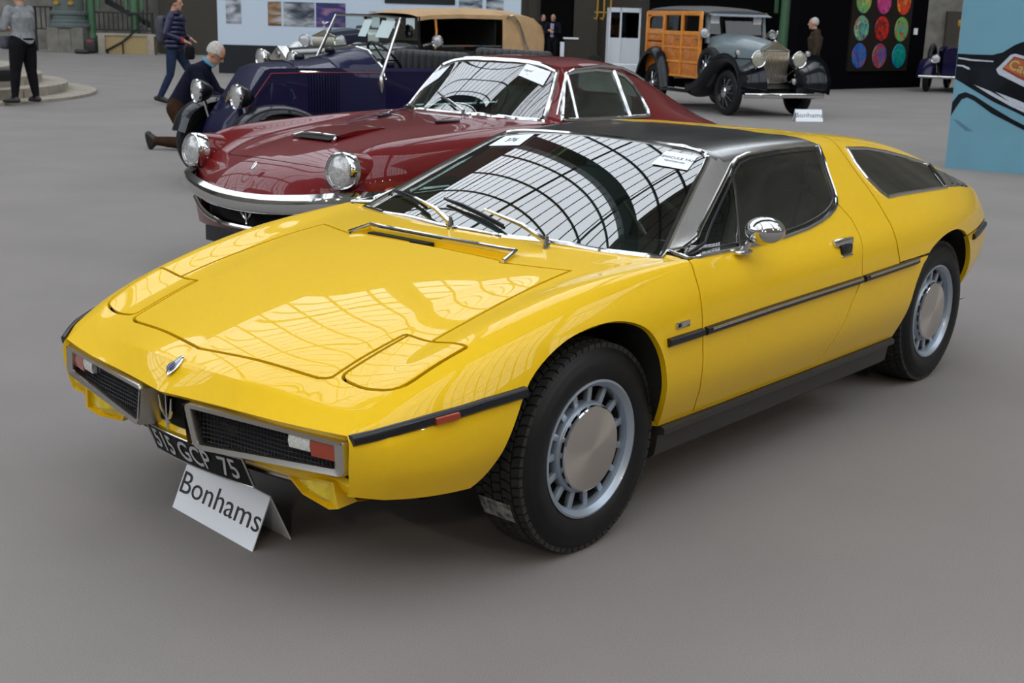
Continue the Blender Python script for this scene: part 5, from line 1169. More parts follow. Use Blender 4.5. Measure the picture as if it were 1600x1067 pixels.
    for x in (-2.0, -2.7):
        t = MB(); t.rbox((x, 0, .85), (.5, 1.2, .22), .06); t.rbox((x-.25, 0, 1.15), (.16, 1.2, .6), .06); t.build('seat', M['dark'], root)
M['roofcloth'] = mat('grey_black_roof_cloth', (.055, .055, .055), .5); M['cream_glass'] = mat('cream_lamp_glass', (.34, .34, .27), .14, .2, coat=1.0, noise=.2, nscale=30)
build_woody()
# ---------------------------------------------------------------- the far side of the hall
right = Vector((-.653, .757, 0)); fwd = Vector((-.757, -.653, 0))
def frame(o, ang): return Matrix.Translation(o) @ Matrix.Rotation(ang, 4, 'Z')
AV = math.atan2(right.y, right.x)       # local x along the picture's right, local y away from the camera
def fbox(t, fm, x0, x1, y0, y1, z0, z1): t.box(((x0+x1)/2, (y0+y1)/2, (z0+z1)/2), (x1-x0, y1-y0, z1-z0), M4=fm)
def along(px, depth):
    """floor point at a given depth that lies in the direction of a picture column"""
    A = np.array([cf, cr, [0, 0, 1]]); v = np.linalg.solve(A, np.array([depth, depth*(px-800)/1951.778, -CAM_POS[2]]))
    return Vector((CAM_POS[0]+v[0], CAM_POS[1]+v[1], 0))
# --- pale exhibition wall with pictures
M['panelwhite'] = mat('pale_blue_panel', (.47, .55, .64), .6); M['panelgrey'] = mat('charcoal_plinth', (.022, .024, .027), .6, spec=.1)
o = Vector((-17.0, -24.4, 0)); PW = frame(o, AV+.06)
root = empty('exhibition_wall', (0, 0, 0), label='pale blue display wall on a charcoal base, hung with printed photographs', cat='display wall')
t = MB(); fbox(t, PW, 0, 7.75, 0, .25, .72, 3.0); t.build('display_panel', M['panelwhite'], root, smooth=False)
t = MB(); fbox(t, PW, 0, 7.75, -.02, .27, 0, .72); t.build('plinth', M['panelgrey'], root, smooth=False)
t = MB(); fbox(t, PW, 4.25, 6.05, -.03, .0, 1.86, 3.0); t.build('dark_inset', M['panelgrey'], root, smooth=False)
def printmat(name, cols, sc=(1.6, 1.6, 4.5)):
    m = mat(name, cols[0], .5); nt = m.node_tree; L = nt.links.new; b = nt.nodes['Principled BSDF']
    tc = nt.nodes.new('ShaderNodeTexCoord'); mp = nt.nodes.new('ShaderNodeMapping'); mp.inputs[3].default_value = sc
    n = nt.nodes.new('ShaderNodeTexNoise'); n.inputs['Scale'].default_value = 1.1; n.inputs['Detail'].default_value = 2; n.inputs['Distortion'].default_value = .6
    r = nt.nodes.new('ShaderNodeValToRGB'); L(tc.outputs['Object'], mp.inputs[0]); L(mp.outputs[0], n.inputs[0]); L(n.outputs[0], r.inputs[0])
    e = r.color_ramp.elements; e[0].position = .34; e[1].position = .66; r.color_ramp.interpolation = 'LINEAR'; e[0].color = (*cols[0], 1); e[1].color = (*cols[-1], 1)
    for i, c in enumerate(cols[1:-1]): k = e.new(.34+.32*(i+1)/(len(cols)-1)); k.color = (*c, 1)
    L(r.outputs[0], b.inputs['Base Color']); return m
pics = [(.22, .60, 1.25, 2.2, 'print_grey', [(.10, .11, .13), (.35, .37, .42), (.5, .52, .55)]), (1.28, 1.62, 1.22, 1.82, 'print_brown', [(.02, .015, .01), (.20, .10, .03), (.4, .4, .42)]), (1.68, 2.46, 1.22, 1.82, 'print_hall', [(.02, .025, .05), (.18, .20, .22), (.45, .48, .5)]), (2.50, 3.25, 1.22, 1.82, 'print_blue', [(.01, .012, .05), (.02, .02, .14), (.25, .12, .2)]),
        (6.15, 6.75, 1.75, 2.3, 'print_window', [(.02, .03, .05), (.25, .3, .34), (.5, .5, .5)]), (6.85, 7.3, 1.75, 2.3, 'print_street', [(.02, .03, .05), (.25, .3, .34), (.5, .5, .5)])]
for x0, x1, z0, z1, nm, cols in pics:
    t = MB(); fbox(t, PW, x0, x1, -.012, 0, z0, z1); p = t.build('photo_print', printmat(nm, cols), root, smooth=False)
t = MB()
for k in range(6): fbox(t, PW, 3.85, 4.35-.08*(k % 3), -.004, 0, 1.62-.05*k, 1.635-.05*k)
p = t.build('caption_text', M['ink'], root, smooth=False); p['kind'] = 'stuff'
# --- black panel with the coloured discs
M['blackpanel'] = mat('black_panel', (.004, .004, .005), .8, spec=0.0); M['artboard'] = mat('dark_brown_board', (.016, .013, .010), .5, noise=.3, spec=.1)
BR_ = Vector((-31.97+.23*.992, -11.97-.23*.127, 0)); BL_ = BR_-Vector((-.992, .127, 0))*5.9; d = BR_-BL_; ang = math.atan2(d.y, d.x); PB = frame(BL_, ang); wB = d.length
root = empty('black_display_wall', (0, 0, 0), label='tall black display wall behind the white-haired man, carrying the disc picture', cat='display wall')
t = MB(); fbox(t, PB, 0, wB, 0, .3, 0, 5.0); t.build('display_panel', M['blackpanel'], root, smooth=False)
t = MB(); fbox(t, PB, wB-.62, wB-.45, -.02, 0, 1.43, 1.60); t.build('caption_card', M['paper'], root, smooth=False)
def disc_mat(i, cols):
    m = mat('disc_colour_%d' % i, cols[0], .4); nt = m.node_tree; L = nt.links.new; b = nt.nodes['Principled BSDF']
    tc = nt.nodes.new('ShaderNodeTexCoord'); n = nt.nodes.new('ShaderNodeTexVoronoi'); n.inputs['Scale'].default_value = 7
    nz = nt.nodes.new('ShaderNodeTexNoise'); nz.inputs['Scale'].default_value = 3
    mx = nt.nodes.new('ShaderNodeVectorMath'); mx.operation = 'ADD'; L(tc.outputs['Object'], mx.inputs[0]); L(nz.outputs[1], mx.inputs[1]); L(mx.outputs[0], n.inputs[0])
    r = nt.nodes.new('ShaderNodeValToRGB'); r.color_ramp.interpolation = 'CONSTANT'; sp = nt.nodes.new('ShaderNodeSeparateColor'); L(n.outputs[1], sp.inputs[0]); L(sp.outputs[0], r.inputs[0])
    e = r.color_ramp.elements; e[0].color = (*cols[0], 1); e[1].color = (*cols[1], 1); e[1].position = .5
    for k, c in enumerate(cols[2:]): q = e.new(.7+.12*k); q.color = (*c, 1)
    L(r.outputs[0], b.inputs['Base Color']); return m
x0 = wB+.23-3.95; x1 = wB+.23-1.10
pic = empty('disc_picture', (0, 0, 0), label='dark board with three columns of bright coloured discs', cat='picture')
t = MB(); fbox(t, PB, x0, x1, -.05, 0, .46, 3.2); t.build('board', M['artboard'], pic, smooth=False)
cols = [[(.02, .12, .35), (.30, .05, .06), (.02, .05, .3)], [(.35, .05, .02), (.02, .10, .35), (.40, .2, .02), (.1, .02, .2)], [(.0, .26, .16), (.0, .35, .20), (.0, .12, .30)],
        [(.08, .35, .22), (.45, .45, .25), (.02, .10, .18), (.35, .05, .02)], [(.55, .01, .004), (.40, .005, .004), (.10, .004, .004)], [(.05, .40, .08), (.45, .15, .02), (.3, .03, .04), (.02, .3, .3)],
        [(.10, .35, .10), (.45, .40, .04), (.02, .25, .25), (.4, .1, .02)], [(.45, .02, .16), (.20, .01, .18), (.5, .08, .2)], [(.60, .04, .005), (.60, .25, .02), (.4, .01, .01)]]
cw_ = (x1-x0)/3
for i in range(9):
    c, r = i % 3, i//3; t = MB(); cx = x0+cw_*(c+.5); cz = .86+.70*r
    t.lathe([(.001, .02), (.315, .02), (.325, .0)], 28, PB @ axis_matrix((cx, -.052, cz), (0, -1, 0))); t.build('colour_disc', disc_mat(i, cols[i]), pic, sharp=40)
# --- blue poster wall on the right
M['poster'] = mat('teal_print', (.125, .30, .39), .5, noise=.08, nscale=1.2); M['posterblack'] = mat('print_black', (.010, .012, .015), .5, noise=.5, nscale=3, spec=.05); M['posterlight'] = mat('print_pale', (.42, .46, .52), .5, noise=.1); M['posterorange'] = mat('print_orange', (.36, .10, .02), .5, noise=.4, nscale=8); M['postered'] = mat('print_red', (.22, .02, .01), .5); M['posterdeep'] = mat('print_teal_shade', (.07, .18, .25), .5)
M['postergold'] = mat('print_gold', (.45, .32, .12), .5)
pA = Vector((-11.593, -2.891, 0)); PP = frame(pA, math.radians(97))        # local x to the right along the wall, local y away from the camera
root = empty('poster_wall', (0, 0, 0), label='large teal poster wall showing a dark car bumper with a lettered orange badge', cat='poster')
t = MB(); fbox(t, PP, 0, 1.375, 0, .10, 0, 3.2); t.build('display_panel', M['poster'], root, smooth=False)
def pp(px, py):          # poster artwork grid: 1 unit = 1 px of a 610 x 1067 proof
    return (px-50)/610*.99, 1.60-py/1067*1.667
def flat(name, pts, m, lift, smooth=0):
    q = [pp(*p) for p in pts]
    if smooth: q = smooth_poly(q, smooth)
    t = MB(); n = len(q); t.add([PP @ Vector((x, -lift, z)) for x, z in q]+[PP @ Vector((x, 0, z)) for x, z in q], [tuple(range(n))]+[(i, (i+1) % n, n+(i+1) % n, n+i) for i in range(n)]); return t.build(name, M[m], root, smooth=False)
flat('print_bumper', [(52, 190), (150, 192), (290, 190), (355, 170), (430, 115), (480, 92), (540, 88), (650, 92), (900, 110), (900, 820), (650, 660), (500, 590), (330, 520), (200, 450), (100, 395), (52, 370)], 'posterblack', .002)
flat('print_lower_trim', [(52, 540), (90, 480), (135, 462), (200, 485), (330, 560), (470, 635), (650, 715), (900, 860), (900, 905), (650, 750), (470, 668), (330, 605), (200, 520), (150, 500), (115, 515), (80, 580), (52, 640)], 'posterblack', .003)
flat('print_edge_shine', [(185, 405), (300, 445), (450, 520), (650, 605), (900, 720), (900, 745), (650, 628), (450, 545), (300, 470)], 'posterlight', .004)
flat('print_chrome_shine', [(340, 450), (480, 495), (650, 560), (900, 690), (900, 715), (650, 600), (450, 520)], 'posterlight', .0045)
flat('print_badge_frame', [(325, 290), (410, 185), (440, 176), (520, 195), (650, 235), (900, 330), (900, 590), (650, 460), (480, 385), (345, 325)], 'posterlight', .006)
flat('print_badge_edge', [(365, 285), (435, 195), (520, 215), (900, 355), (900, 520), (650, 415), (480, 345)], 'postered', .008)
flat('print_badge', [(378, 275), (440, 208), (520, 228), (900, 370), (900, 490), (650, 390), (480, 325)], 'posterorange', .010)
m4 = PP @ Matrix.Translation((*[0, -.012], 0)) @ Matrix.Identity(4)
tx, tz = pp(500, 282); mt = PP @ Matrix.Translation((tx, -.013, tz)) @ Matrix.Rotation(PI/2, 4, 'X') @ Matrix.Rotation(-.36, 4, 'Z')
add_text('print_lettering', 'Cady', .15, M['postergold'], root, mt, align='CENTER', ext=.0005, bold=.002)
flat('print_shade', [(70, 660), (110, 672), (200, 730), (225, 742), (170, 745), (110, 700)], 'posterdeep', .002)
flat('print_shine_left', [(60, 215), (150, 225), (300, 232), (300, 240), (150, 238), (60, 226)], 'posterlight', .004); flat('print_shine_ring', [(55, 268), (100, 270), (140, 285), (150, 300), (135, 300), (95, 282), (55, 278)], 'posterlight', .004)
# --- veteran car half hidden by the poster wall
hp_ = along(1486, 32.5); root = empty('hidden_tourer', (hp_.x, hp_.y, 0), math.radians(12), 'dark navy vintage car with a spare wheel, mostly hidden by the teal poster wall', 'car')
w_ = old_wheel(root, (.1, 0.62, .37), .37, 1); w_ = old_wheel(root, (.1, -.62, .37), .37, -1); w_ = old_wheel(root, (-2.7, .62, .37), .37, 1); w_ = old_wheel(root, (-2.7, -.62, .37), .37, -1)
mudguard(root, [(.55, .36), (.42, .62), (.12, .80), (-.2, .76), (-.6, .45), (-2.0, .36)], .42, .82, 'navy', .06); mudguard(root, [(.55, .36), (.42, .62), (.12, .80), (-.2, .76), (-.6, .45), (-2.0, .36)], -.82, -.42, 'navy', .06)
loft_x([(.15, section(.26, .4, 1.0, .14)), (-.9, section(.42, .4, 1.08, .14)), (-1.1, section(.62, .4, 1.1, .1)), (-3.0, section(.64, .4, 1.1, .04)), (-3.3, section(.4, .5, 1.0, .04))], 'navy', 'body', root, 40)
lamp(root, (.4, -.40, .85), (1, 0, 0), .11, 1.0, post=(.2, -.38, .5)); lamp(root, (.4, .40, .85), (1, 0, 0), .11, 1.0, post=(.2, .38, .5))
t = MB(); t.rbox((.62, 0, .40), (.04, 1.5, .07), .015); t.tube([(.1, 0, .4), (.62, 0, .4)], .03, 6); t.build('front_bumper', M['chrome'], root)
w_ = old_wheel(root, (-.45, .66, .86), .36, 1, name='spare_wheel'); w_ = old_wheel(root, (-.45, -.66, .86), .36, -1, name='spare_wheel')
# --- round stone steps at left
M['step'] = mat('worn_limestone', (.30, .265, .215), .8, noise=.18, nscale=4, bump=.4, bscale=40); M['step_dark'] = mat('worn_limestone_riser', (.22, .18, .13), .85, noise=.2, nscale=5)
root = empty('stone_steps', (-5.4, -21.6, 0), label='curved pale stone steps at the left edge under the man in grey', cat='steps')
for k, (r, z0, z1) in enumerate(((5.5, 0, .05), (5.0, .05, .20), (4.55, .20, .35), (4.1, .35, .50))):
    N_ = 20
    for j in range(N_):          # cut stone segments, one by one
        a0, a1 = 2*PI*j/N_+.004*k+.2*k, 2*PI*(j+1)/N_+.2*k-.006
        t = MB(); aa = np.linspace(a0, a1, 5); ri = max(.2, r-1.1); ring = [(r*math.cos(a), r*math.sin(a)) for a in aa]+[(ri*math.cos(a), ri*math.sin(a)) for a in aa[::-1]]
        t.prism(ring, z0, z1); t.build('step_stone', M['step'], root, smooth=False)
    t = MB(); t.lathe([(.001, z1-.01), (max(.3, r-1.0), z1-.01)], 28); t.build('step_core', M['step_dark'], root, smooth=False)
bp_ = along(6, 20.4); t = MB(); t.rbox((0, 0, .10), (.5, .35, .2), .06); b_ = t.build('camera_bag', M['leather']); b_.location = (bp_.x, bp_.y, .35); tag(b_, 'dark camera bag lying on the stone steps behind the man in grey', 'bag')
# --- back wall architecture
M['paleblue'] = mat('green_grey_column', (.10, .125, .12), .7, noise=.2); M['ochre'] = mat('ochre_stone', (.33, .24, .11), .8, noise=.15); M['railing'] = mat('black_railing', (.006, .006, .007), .5); M['greeniron'] = mat('green_painted_iron', (.045, .12, .055), .5); M['gold'] = mat('yellow_gilding', (.45, .25, .02), .4); M['brownwall'] = mat('brown_wall', (.045, .038, .028), .85, noise=.25); M['darkvoid'] = mat('black_curtain', (.005, .005, .005), .95, spec=0.0)
def base(px, depth): return frame(along(px, depth), AV)
DB = 44.0; S_ = DB/1951.778      # metres per picture pixel there
root = empty('gallery_wall', (0, 0, 0)); root.name = 'wall_gallery'; root['kind'] = 'structure'
t = MB(); fm = base(160, DB+2.4); fbox(t, fm, -9, 4.0, 0, .4, 0, 9); t.build('wall_stone', M['stone'], root, smooth=False)
t = MB(); fm = base(250, DB+1.0); fbox(t, fm, 0, 2.6, 0, .4, 0, 9); t.build('wall_brown', M['brownwall'], root, smooth=False)
t = MB(); fm = base(520, DB+2); fbox(t, fm, -4, 8, 0, .4, 0, 9); t.build('wall_dark', M['brownwall'], root, smooth=False)
t = MB(); fm = base(850, DB+1.5); fbox(t, fm, -.6, 3.2, 0, .3, 0, 9); t.build('wall_brown', M['brownwall'], root, smooth=False)
t = MB(); fm = base(868, DB+1.0); fbox(t, fm, -.6, .75, 0, .2, 0, 6); t.build('doorway_void', M['darkvoid'], root, smooth=False)
t = MB(); fm = base(905, DB+.9); fbox(t, fm, -.25, .6, 0, .4, 0, 9); t.build('pilaster', M['brownwall'], root, smooth=False)
t = MB(); fm = base(1010, 37); fbox(t, fm, 0, 4.2, 0, .2, 0, 7); t.build('black_curtain', M['darkvoid'], root, smooth=False)
t = MB(); fm = base(1450, 43); fbox(t, fm, -.5, 8, 0, .4, 0, 9); t.build('wall_stone', M['stone'], root, smooth=False)
t = MB(); fm = base(1482, 42.8); fbox(t, fm, -.25, 1.2, 0, .2, 0, 2.2); t.build('doorway', M['brownwall'], root, smooth=False)
# pedestal with column at left
fm = base(112, DB); root = empty('column_pedestal', (0, 0, 0), label='green-grey column base on stone blocks beside the railing', cat='column')
for i in range(3): t = MB(); fbox(t, fm, -.62+.42*i, -.21+.42*i, -.6, .5, 0, .85); t.build('plinth_block', M['stone'], root, smooth=False)
for z0, z1, w in ((.85, 1.0, .70), (1.0, 1.12, .62), (1.12, 1.28, .56), (1.28, 1.42, .62), (1.42, 4.0, .48)):
    t = MB(); t.lathe([(.001, z0), (w, z0), (w*1.03, (z0+z1)/2 if z1 < 2 else z0+.1), (w, z1), (.001, z1)], 20, fm); t.build('column_band', M['paleblue'], root, sharp=40)
for k in (-.25, .25):
    t = MB(); fo = fm @ Matrix.Translation((k, -.52, 1.62))
    for a in range(5): t.tube([fo @ Vector((0, 0, 0)), fo @ Vector((.10*math.cos(.5+.55*a), -.02, .13*math.sin(.5+.55*a)))], [.03, .035], 6)
    t.build('gilded_ornament', M['gold'], root)
# railings and ochre walls
def railing(px0, px1, z0, z1, depth, label):
    f0 = base(px0, depth); L_ = (px1-px0)*depth/1951.778; root = empty('railing', (0, 0, 0), label=label, cat='railing'); n = max(3, int(L_/.16))
    t = MB(); fbox(t, f0, 0, L_, -.03, .03, z1-.05, z1); t.build('handrail', M['railing'], root, smooth=False); t = MB(); fbox(t, f0, 0, L_, -.02, .02, z0, z0+.04); t.build('bottom_rail', M['railing'], root, smooth=False)
    t = MB(); fbox(t, f0, .02, .08, -.04, .04, 0, z1); t.build('post', M['railing'], root, smooth=False)
    t = MB(); fbox(t, f0, L_-.08, L_-.02, -.04, .04, 0, z1); t.build('post', M['railing'], root, smooth=False)
    for i in range(n):
        t = MB(); x = L_*(i+.5)/n; fbox(t, f0, x-.016, x+.016, -.016, .016, z0, z1); t.build('baluster', M['railing'], root, smooth=False)
railing(56, 86, .75, 1.55, DB+.6, 'short black railing left of the column pedestal'); railing(132, 242, .78, 1.42, DB+.3, 'long black railing right of the column pedestal, above the ochre wall')
def lowwall(px0, px1, depth, h, label, name='low_wall'):
    f0 = base(px0, depth); L_ = (px1-px0)*depth/1951.778; root = empty(name, (0, 0, 0), label=label, cat='low wall')
    t = MB(); fbox(t, f0, 0, L_, -.15, .15, 0, h-.08); t.build('wall_body', M['ochre'], root, smooth=False); t = MB(); fbox(t, f0, -.05, L_+.05, -.2, .2, h-.08, h); t.build('coping', M['step'], root, smooth=False)
    for x in (.12, L_-.12): t = MB(); fbox(t, f0, x-.12, x+.12, -.2, .12, 0, h-.08); t.build('end_pier', M['step'], root, smooth=False)
lowwall(157, 244, DB-.2, .70, 'ochre stone parapet under the long black railing')
f0 = base(150, DB-.4); root = empty('stair_handrail', (0, 0, 0), label='sloping dark iron handrail crossing the ochre parapet', cat='handrail')
t = MB(); t.tube([f0 @ Vector((.35, 0, .10)), f0 @ Vector((.95, 0, .42)), f0 @ Vector((1.6, 0, .95))], .035, 6); t.build('rail', M['railing'], root); t = MB(); t.tube([f0 @ Vector((.95, 0, 0)), f0 @ Vector((.95, 0, .42))], .025, 6); t.build('post', M['railing'], root)
t = MB(); t.tube([f0 @ Vector((.42, 0, 0)), f0 @ Vector((.42, 0, .14))], .025, 6); t.build('post', M['railing'], root)
# upper stair flight with balusters, and green iron post
f0 = base(168, DB+.9); root = empty('staircase', (0, 0, 0), label='iron stair flight with dark balusters rising behind the green post', cat='staircase')
t = MB(); t.add([f0 @ Vector(p) for p in [(0, 0, 1.9), (0, .2, 1.9), (1.6, 0, 1.05), (1.6, .2, 1.05), (1.6, 0, .88), (1.6, .2, .88), (0, 0, 1.7), (0, .2, 1.7)]], [(0, 1, 3, 2), (0, 2, 4, 6), (1, 7, 5, 3), (6, 4, 5, 7), (0, 6, 7, 1), (2, 3, 5, 4)]); t.build('stringer', M['railing'], root, smooth=False)
for i in range(10): t = MB(); x = .1+.155*i; zb = 1.9-x*.53; fbox(t, f0, x-.015, x+.015, 0, .03, zb, zb+1.0); t.build('baluster', M['railing'], root, smooth=False)
t = MB(); fbox(t, f0, -.1, 1.7, 0, .3, 0, .9); t.build('stair_base', M['stone'], root, smooth=False)
for px, dep, lab, h in ((145, DB+.2, 'curved green iron post beside the column pedestal', 5), (213, DB+.5, 'green iron post in front of the staircase', 5), (1222, 34.5, 'green iron column beside the black display wall', 7)):
    f0 = base(px, dep); root = empty('iron_column', (0, 0, 0), label=lab, cat='column'); w = .16 if px < 1000 else .20
    t = MB(); t.lathe([(w*1.5, 0), (w*1.5, .5), (w*1.1, .6), (w, .8), (w, h)], 12, f0); t.build('shaft', M['greeniron'], root, sharp=40)
    for s in (-1, 1): t = MB(); fbox(t, f0, s*(w+.12)-.05, s*(w+.12)+.05, -.03, .03, 1.9 if px > 1000 else 1.5, h); t.build('side_rib', M['greeniron'], root, smooth=False)
f0 = base(1238, 35.4); root = empty('stone_pier', (0, 0, 0), label='grey stone pier behind the white-haired man', cat='pier')
for i in range(3): t = MB(); fbox(t, f0, -.42+.3*i, -.13+.3*i, 0, .5, 0, 1.32+.01*i); t.build('pier_block', M['stone'], root, smooth=False)
# white booth, yellow hoist hooks, small items
f0 = base(948, 41); k = 41/1951.778; root = empty('white_booth', (0, 0, 0), label='white free-standing booth with dark windows between the canvas-topped and wooden cars', cat='booth')
for x in (0, .36, .98): t = MB(); fbox(t, f0, x, x+.06, 0, .08, 0, 2.0); t.build('booth_post', M['paper'], root, smooth=False)
for x in (0, .98): t = MB(); fbox(t, f0, x, x+.06, 1.0, 1.08, 0, 2.0); t.build('booth_post', M['paper'], root, smooth=False)
t = MB(); fbox(t, f0, 0, 1.04, 0, 1.08, 1.86, 2.0); t.build('booth_roof', M['paper'], root, smooth=False)
for x0_, x1_ in ((.06, .36), (.42, .98)):
    t = MB(); fbox(t, f0, x0_, x1_, .02, .06, 0, 1.05); t.build('booth_panel', M['paper'], root, smooth=False)
    t = MB(); fbox(t, f0, x0_, x1_, .035, .045, 1.05, 1.86); t.build('booth_window', M['glass_dark'], root, smooth=False)
t = MB(); fbox(t, f0, .06, .98, .9, .95, 0, 1.9); t.build('booth_back', M['darkvoid'], root, smooth=False)
t = MB(); fbox(t, f0, .1, .95, .3, .8, 1.0, 1.04); t.build('counter', M['paper'], root, smooth=False)
f0 = base(985, 39); t = MB(); fbox(t, f0, -.55, .55, -.4, .4, 0, .28); o_ = t.build('white_plinth', M['paper'], smooth=False); tag(o_, 'low white block on the floor in front of the white booth', 'plinth')
f0 = base(930, 43.4); root = empty('yellow_hoist', (0, 0, 0), label='yellow tubular hanging hoist beside the white booth', cat='hoist')
for x in (0, .22, .45): t = MB(); t.tube([f0 @ Vector((x, 0, 5)), f0 @ Vector((x, 0, 1.75)), f0 @ Vector((x-.04, 0, 1.62)), f0 @ Vector((x-.12, 0, 1.66))], .03, 6); t.build('hook_tube', M['gold'], root)
t = MB(); t.tube([f0 @ Vector((-.1, 0, 1.85)), f0 @ Vector((.6, 0, 1.85))], .025, 6); t.build('cross_tube', M['gold'], root)
for s in (0,): t = MB(); t.tube([f0 @ Vector((-.5, 0, 0)), f0 @ Vector((-.5, 0, .1))], .01, 4)
f0 = base(1492, 40); root = empty('yellow_pole', (0, 0, 0), label='thin yellow pole beside the teal poster wall', cat='pole')
t = MB(); t.tube([f0 @ Vector((0, 0, 0)), f0 @ Vector((.06, 0, 5))], .05, 8); t.build('pole_tube', M['gold'], root); t = MB(); t.lathe([(.09, 1.7), (.12, 1.8), (.09, 1.9)], 12, f0); t.build('pole_collar', M['gold'], root)
f0 = base(886, 42); root = empty('reception_desk', (0, 0, 0), label='dark reception desk with pale top in the black doorway', cat='desk')
t = MB(); fbox(t, f0, -.1, .5, 0, .5, 0, .95); t.build('desk_body', M['brownwall'], root, smooth=False); t = MB(); fbox(t, f0, -.15, .35, -.05, .5, .95, 1.0); t.build('desk_top', M['paper'], root, smooth=False)
t = MB(); fbox(t, f0, -.25, -.12, -.05, .3, 0, .85); t.build('desk_end', M['paper'], root, smooth=False)
f0 = base(143, DB-1.2); root = empty('backpack', (0, 0, 0), label='small black backpack with a red patch on the floor by the ochre parapet', cat='backpack')
t = MB(); t.rbox((0, 0, .28), (.42, .3, .5), .1, seg=3); t.rbox((-.3, 0, .08), (.5, .35, .14), .06); me = t.mesh('bag'); me.transform(f0); link('bag_body', me, M['leather'], root)
t = MB(); t.rbox((.02, -.15, .42), (.18, .03, .12), .01); me = t.mesh('patch'); me.transform(f0); link('bag_patch', me, M['postered'], root)
f0 = base(928, 40.5); root = empty('fan_heater', (0, 0, 0), label='small dark machine on the floor left of the white booth', cat='machine')
t = MB(); t.lathe([(.02, -.1), (.22, -.08), (.24, 0), (.22, .08), (.02, .1)], 16, f0 @ axis_matrix((0, 0, .26), (0, -1, 0))); t.build('housing', M['rubber'], root); t = MB(); fbox(t, f0, -.2, .2, -.12, .12, 0, .06); t.build('foot', M['rubber'], root, smooth=False)
# ---------------------------------------------------------------- people
M['skin'] = mat('skin', (.42, .22, .145), .55); M['hair_white'] = mat('white_hair', (.42, .40, .37), .8, noise=.3, nscale=60); M['hair_dark'] = mat('dark_hair', (.03, .02, .014), .8, noise=.3, nscale=60); M['hair_brown'] = mat('cropped_brown_hair', (.16, .10, .07), .8, noise=.2, nscale=60)
M['eye'] = mat('eye', (.02, .015, .012), .2)
def cloth(n, c, bump=.4): return mat(n, c, .85, noise=.2, nscale=14, bump=bump, bscale=60, spec=.08)
M['c_greyknit'] = cloth('grey_sweatshirt', (.22, .23, .24)); M['c_black'] = cloth('black_cloth', (.008, .008, .010)); M['c_navy'] = cloth('navy_wool', (.008, .009, .020)); M['c_puffer'] = mat('navy_quilted_nylon', (.006, .007, .042), .4); M['c_jeans'] = cloth('blue_jeans', (.020, .032, .065)); M['c_brown'] = cloth('brown_corduroy', (.036, .018, .010)); M['c_jacket'] = cloth('brown_jacket', (.045, .032, .022)); M['c_suit'] = cloth('dark_blue_suit', (.008, .009, .018)); M['c_shirt'] = cloth('pale_shirt', (.50, .48, .58), 0); M['c_shoe'] = mat('black_shoe_leather', (.010, .008, .007), .4); M['c_purple'] = cloth('purple_tie', (.16, .02, .13), 0); M['c_bag'] = cloth('grey_backpack_cloth', (.07, .07, .085)); M['c_blueshirt'] = cloth('blue_collar', (.10, .30, .42), 0)
STAND = dict(pelvis=(0, 0, .93), spine=(0, 0, 1.10), chest=(.0, 0, 1.32), neck=(-.005, 0, 1.49), head=(.02, 0, 1.62))
for s_, k_ in ((1, 'l'), (-1, 'r')):
    STAND.update({'sh_'+k_: (0, s_*.185, 1.42), 'el_'+k_: (-.03, s_*.235, 1.14), 'wr_'+k_: (.05, s_*.235, .90), 'hip_'+k_: (0, s_*.095, .90), 'kn_'+k_: (.02, s_*.105, .50), 'an_'+k_: (-.02, s_*.11, .09), 'toe_'+k_: (.16, s_*.13, .035)})
RAD_ = dict(pelvis=(.155, .115), spine=(.145, .105), chest=(.165, .12), neck=(.058, .058), sh=(.075, .075), el=(.052, .052), wr=(.036, .036), hip=(.098, .098), kn=(.066, .066), an=(.048, .048), toe=(.042, .035))
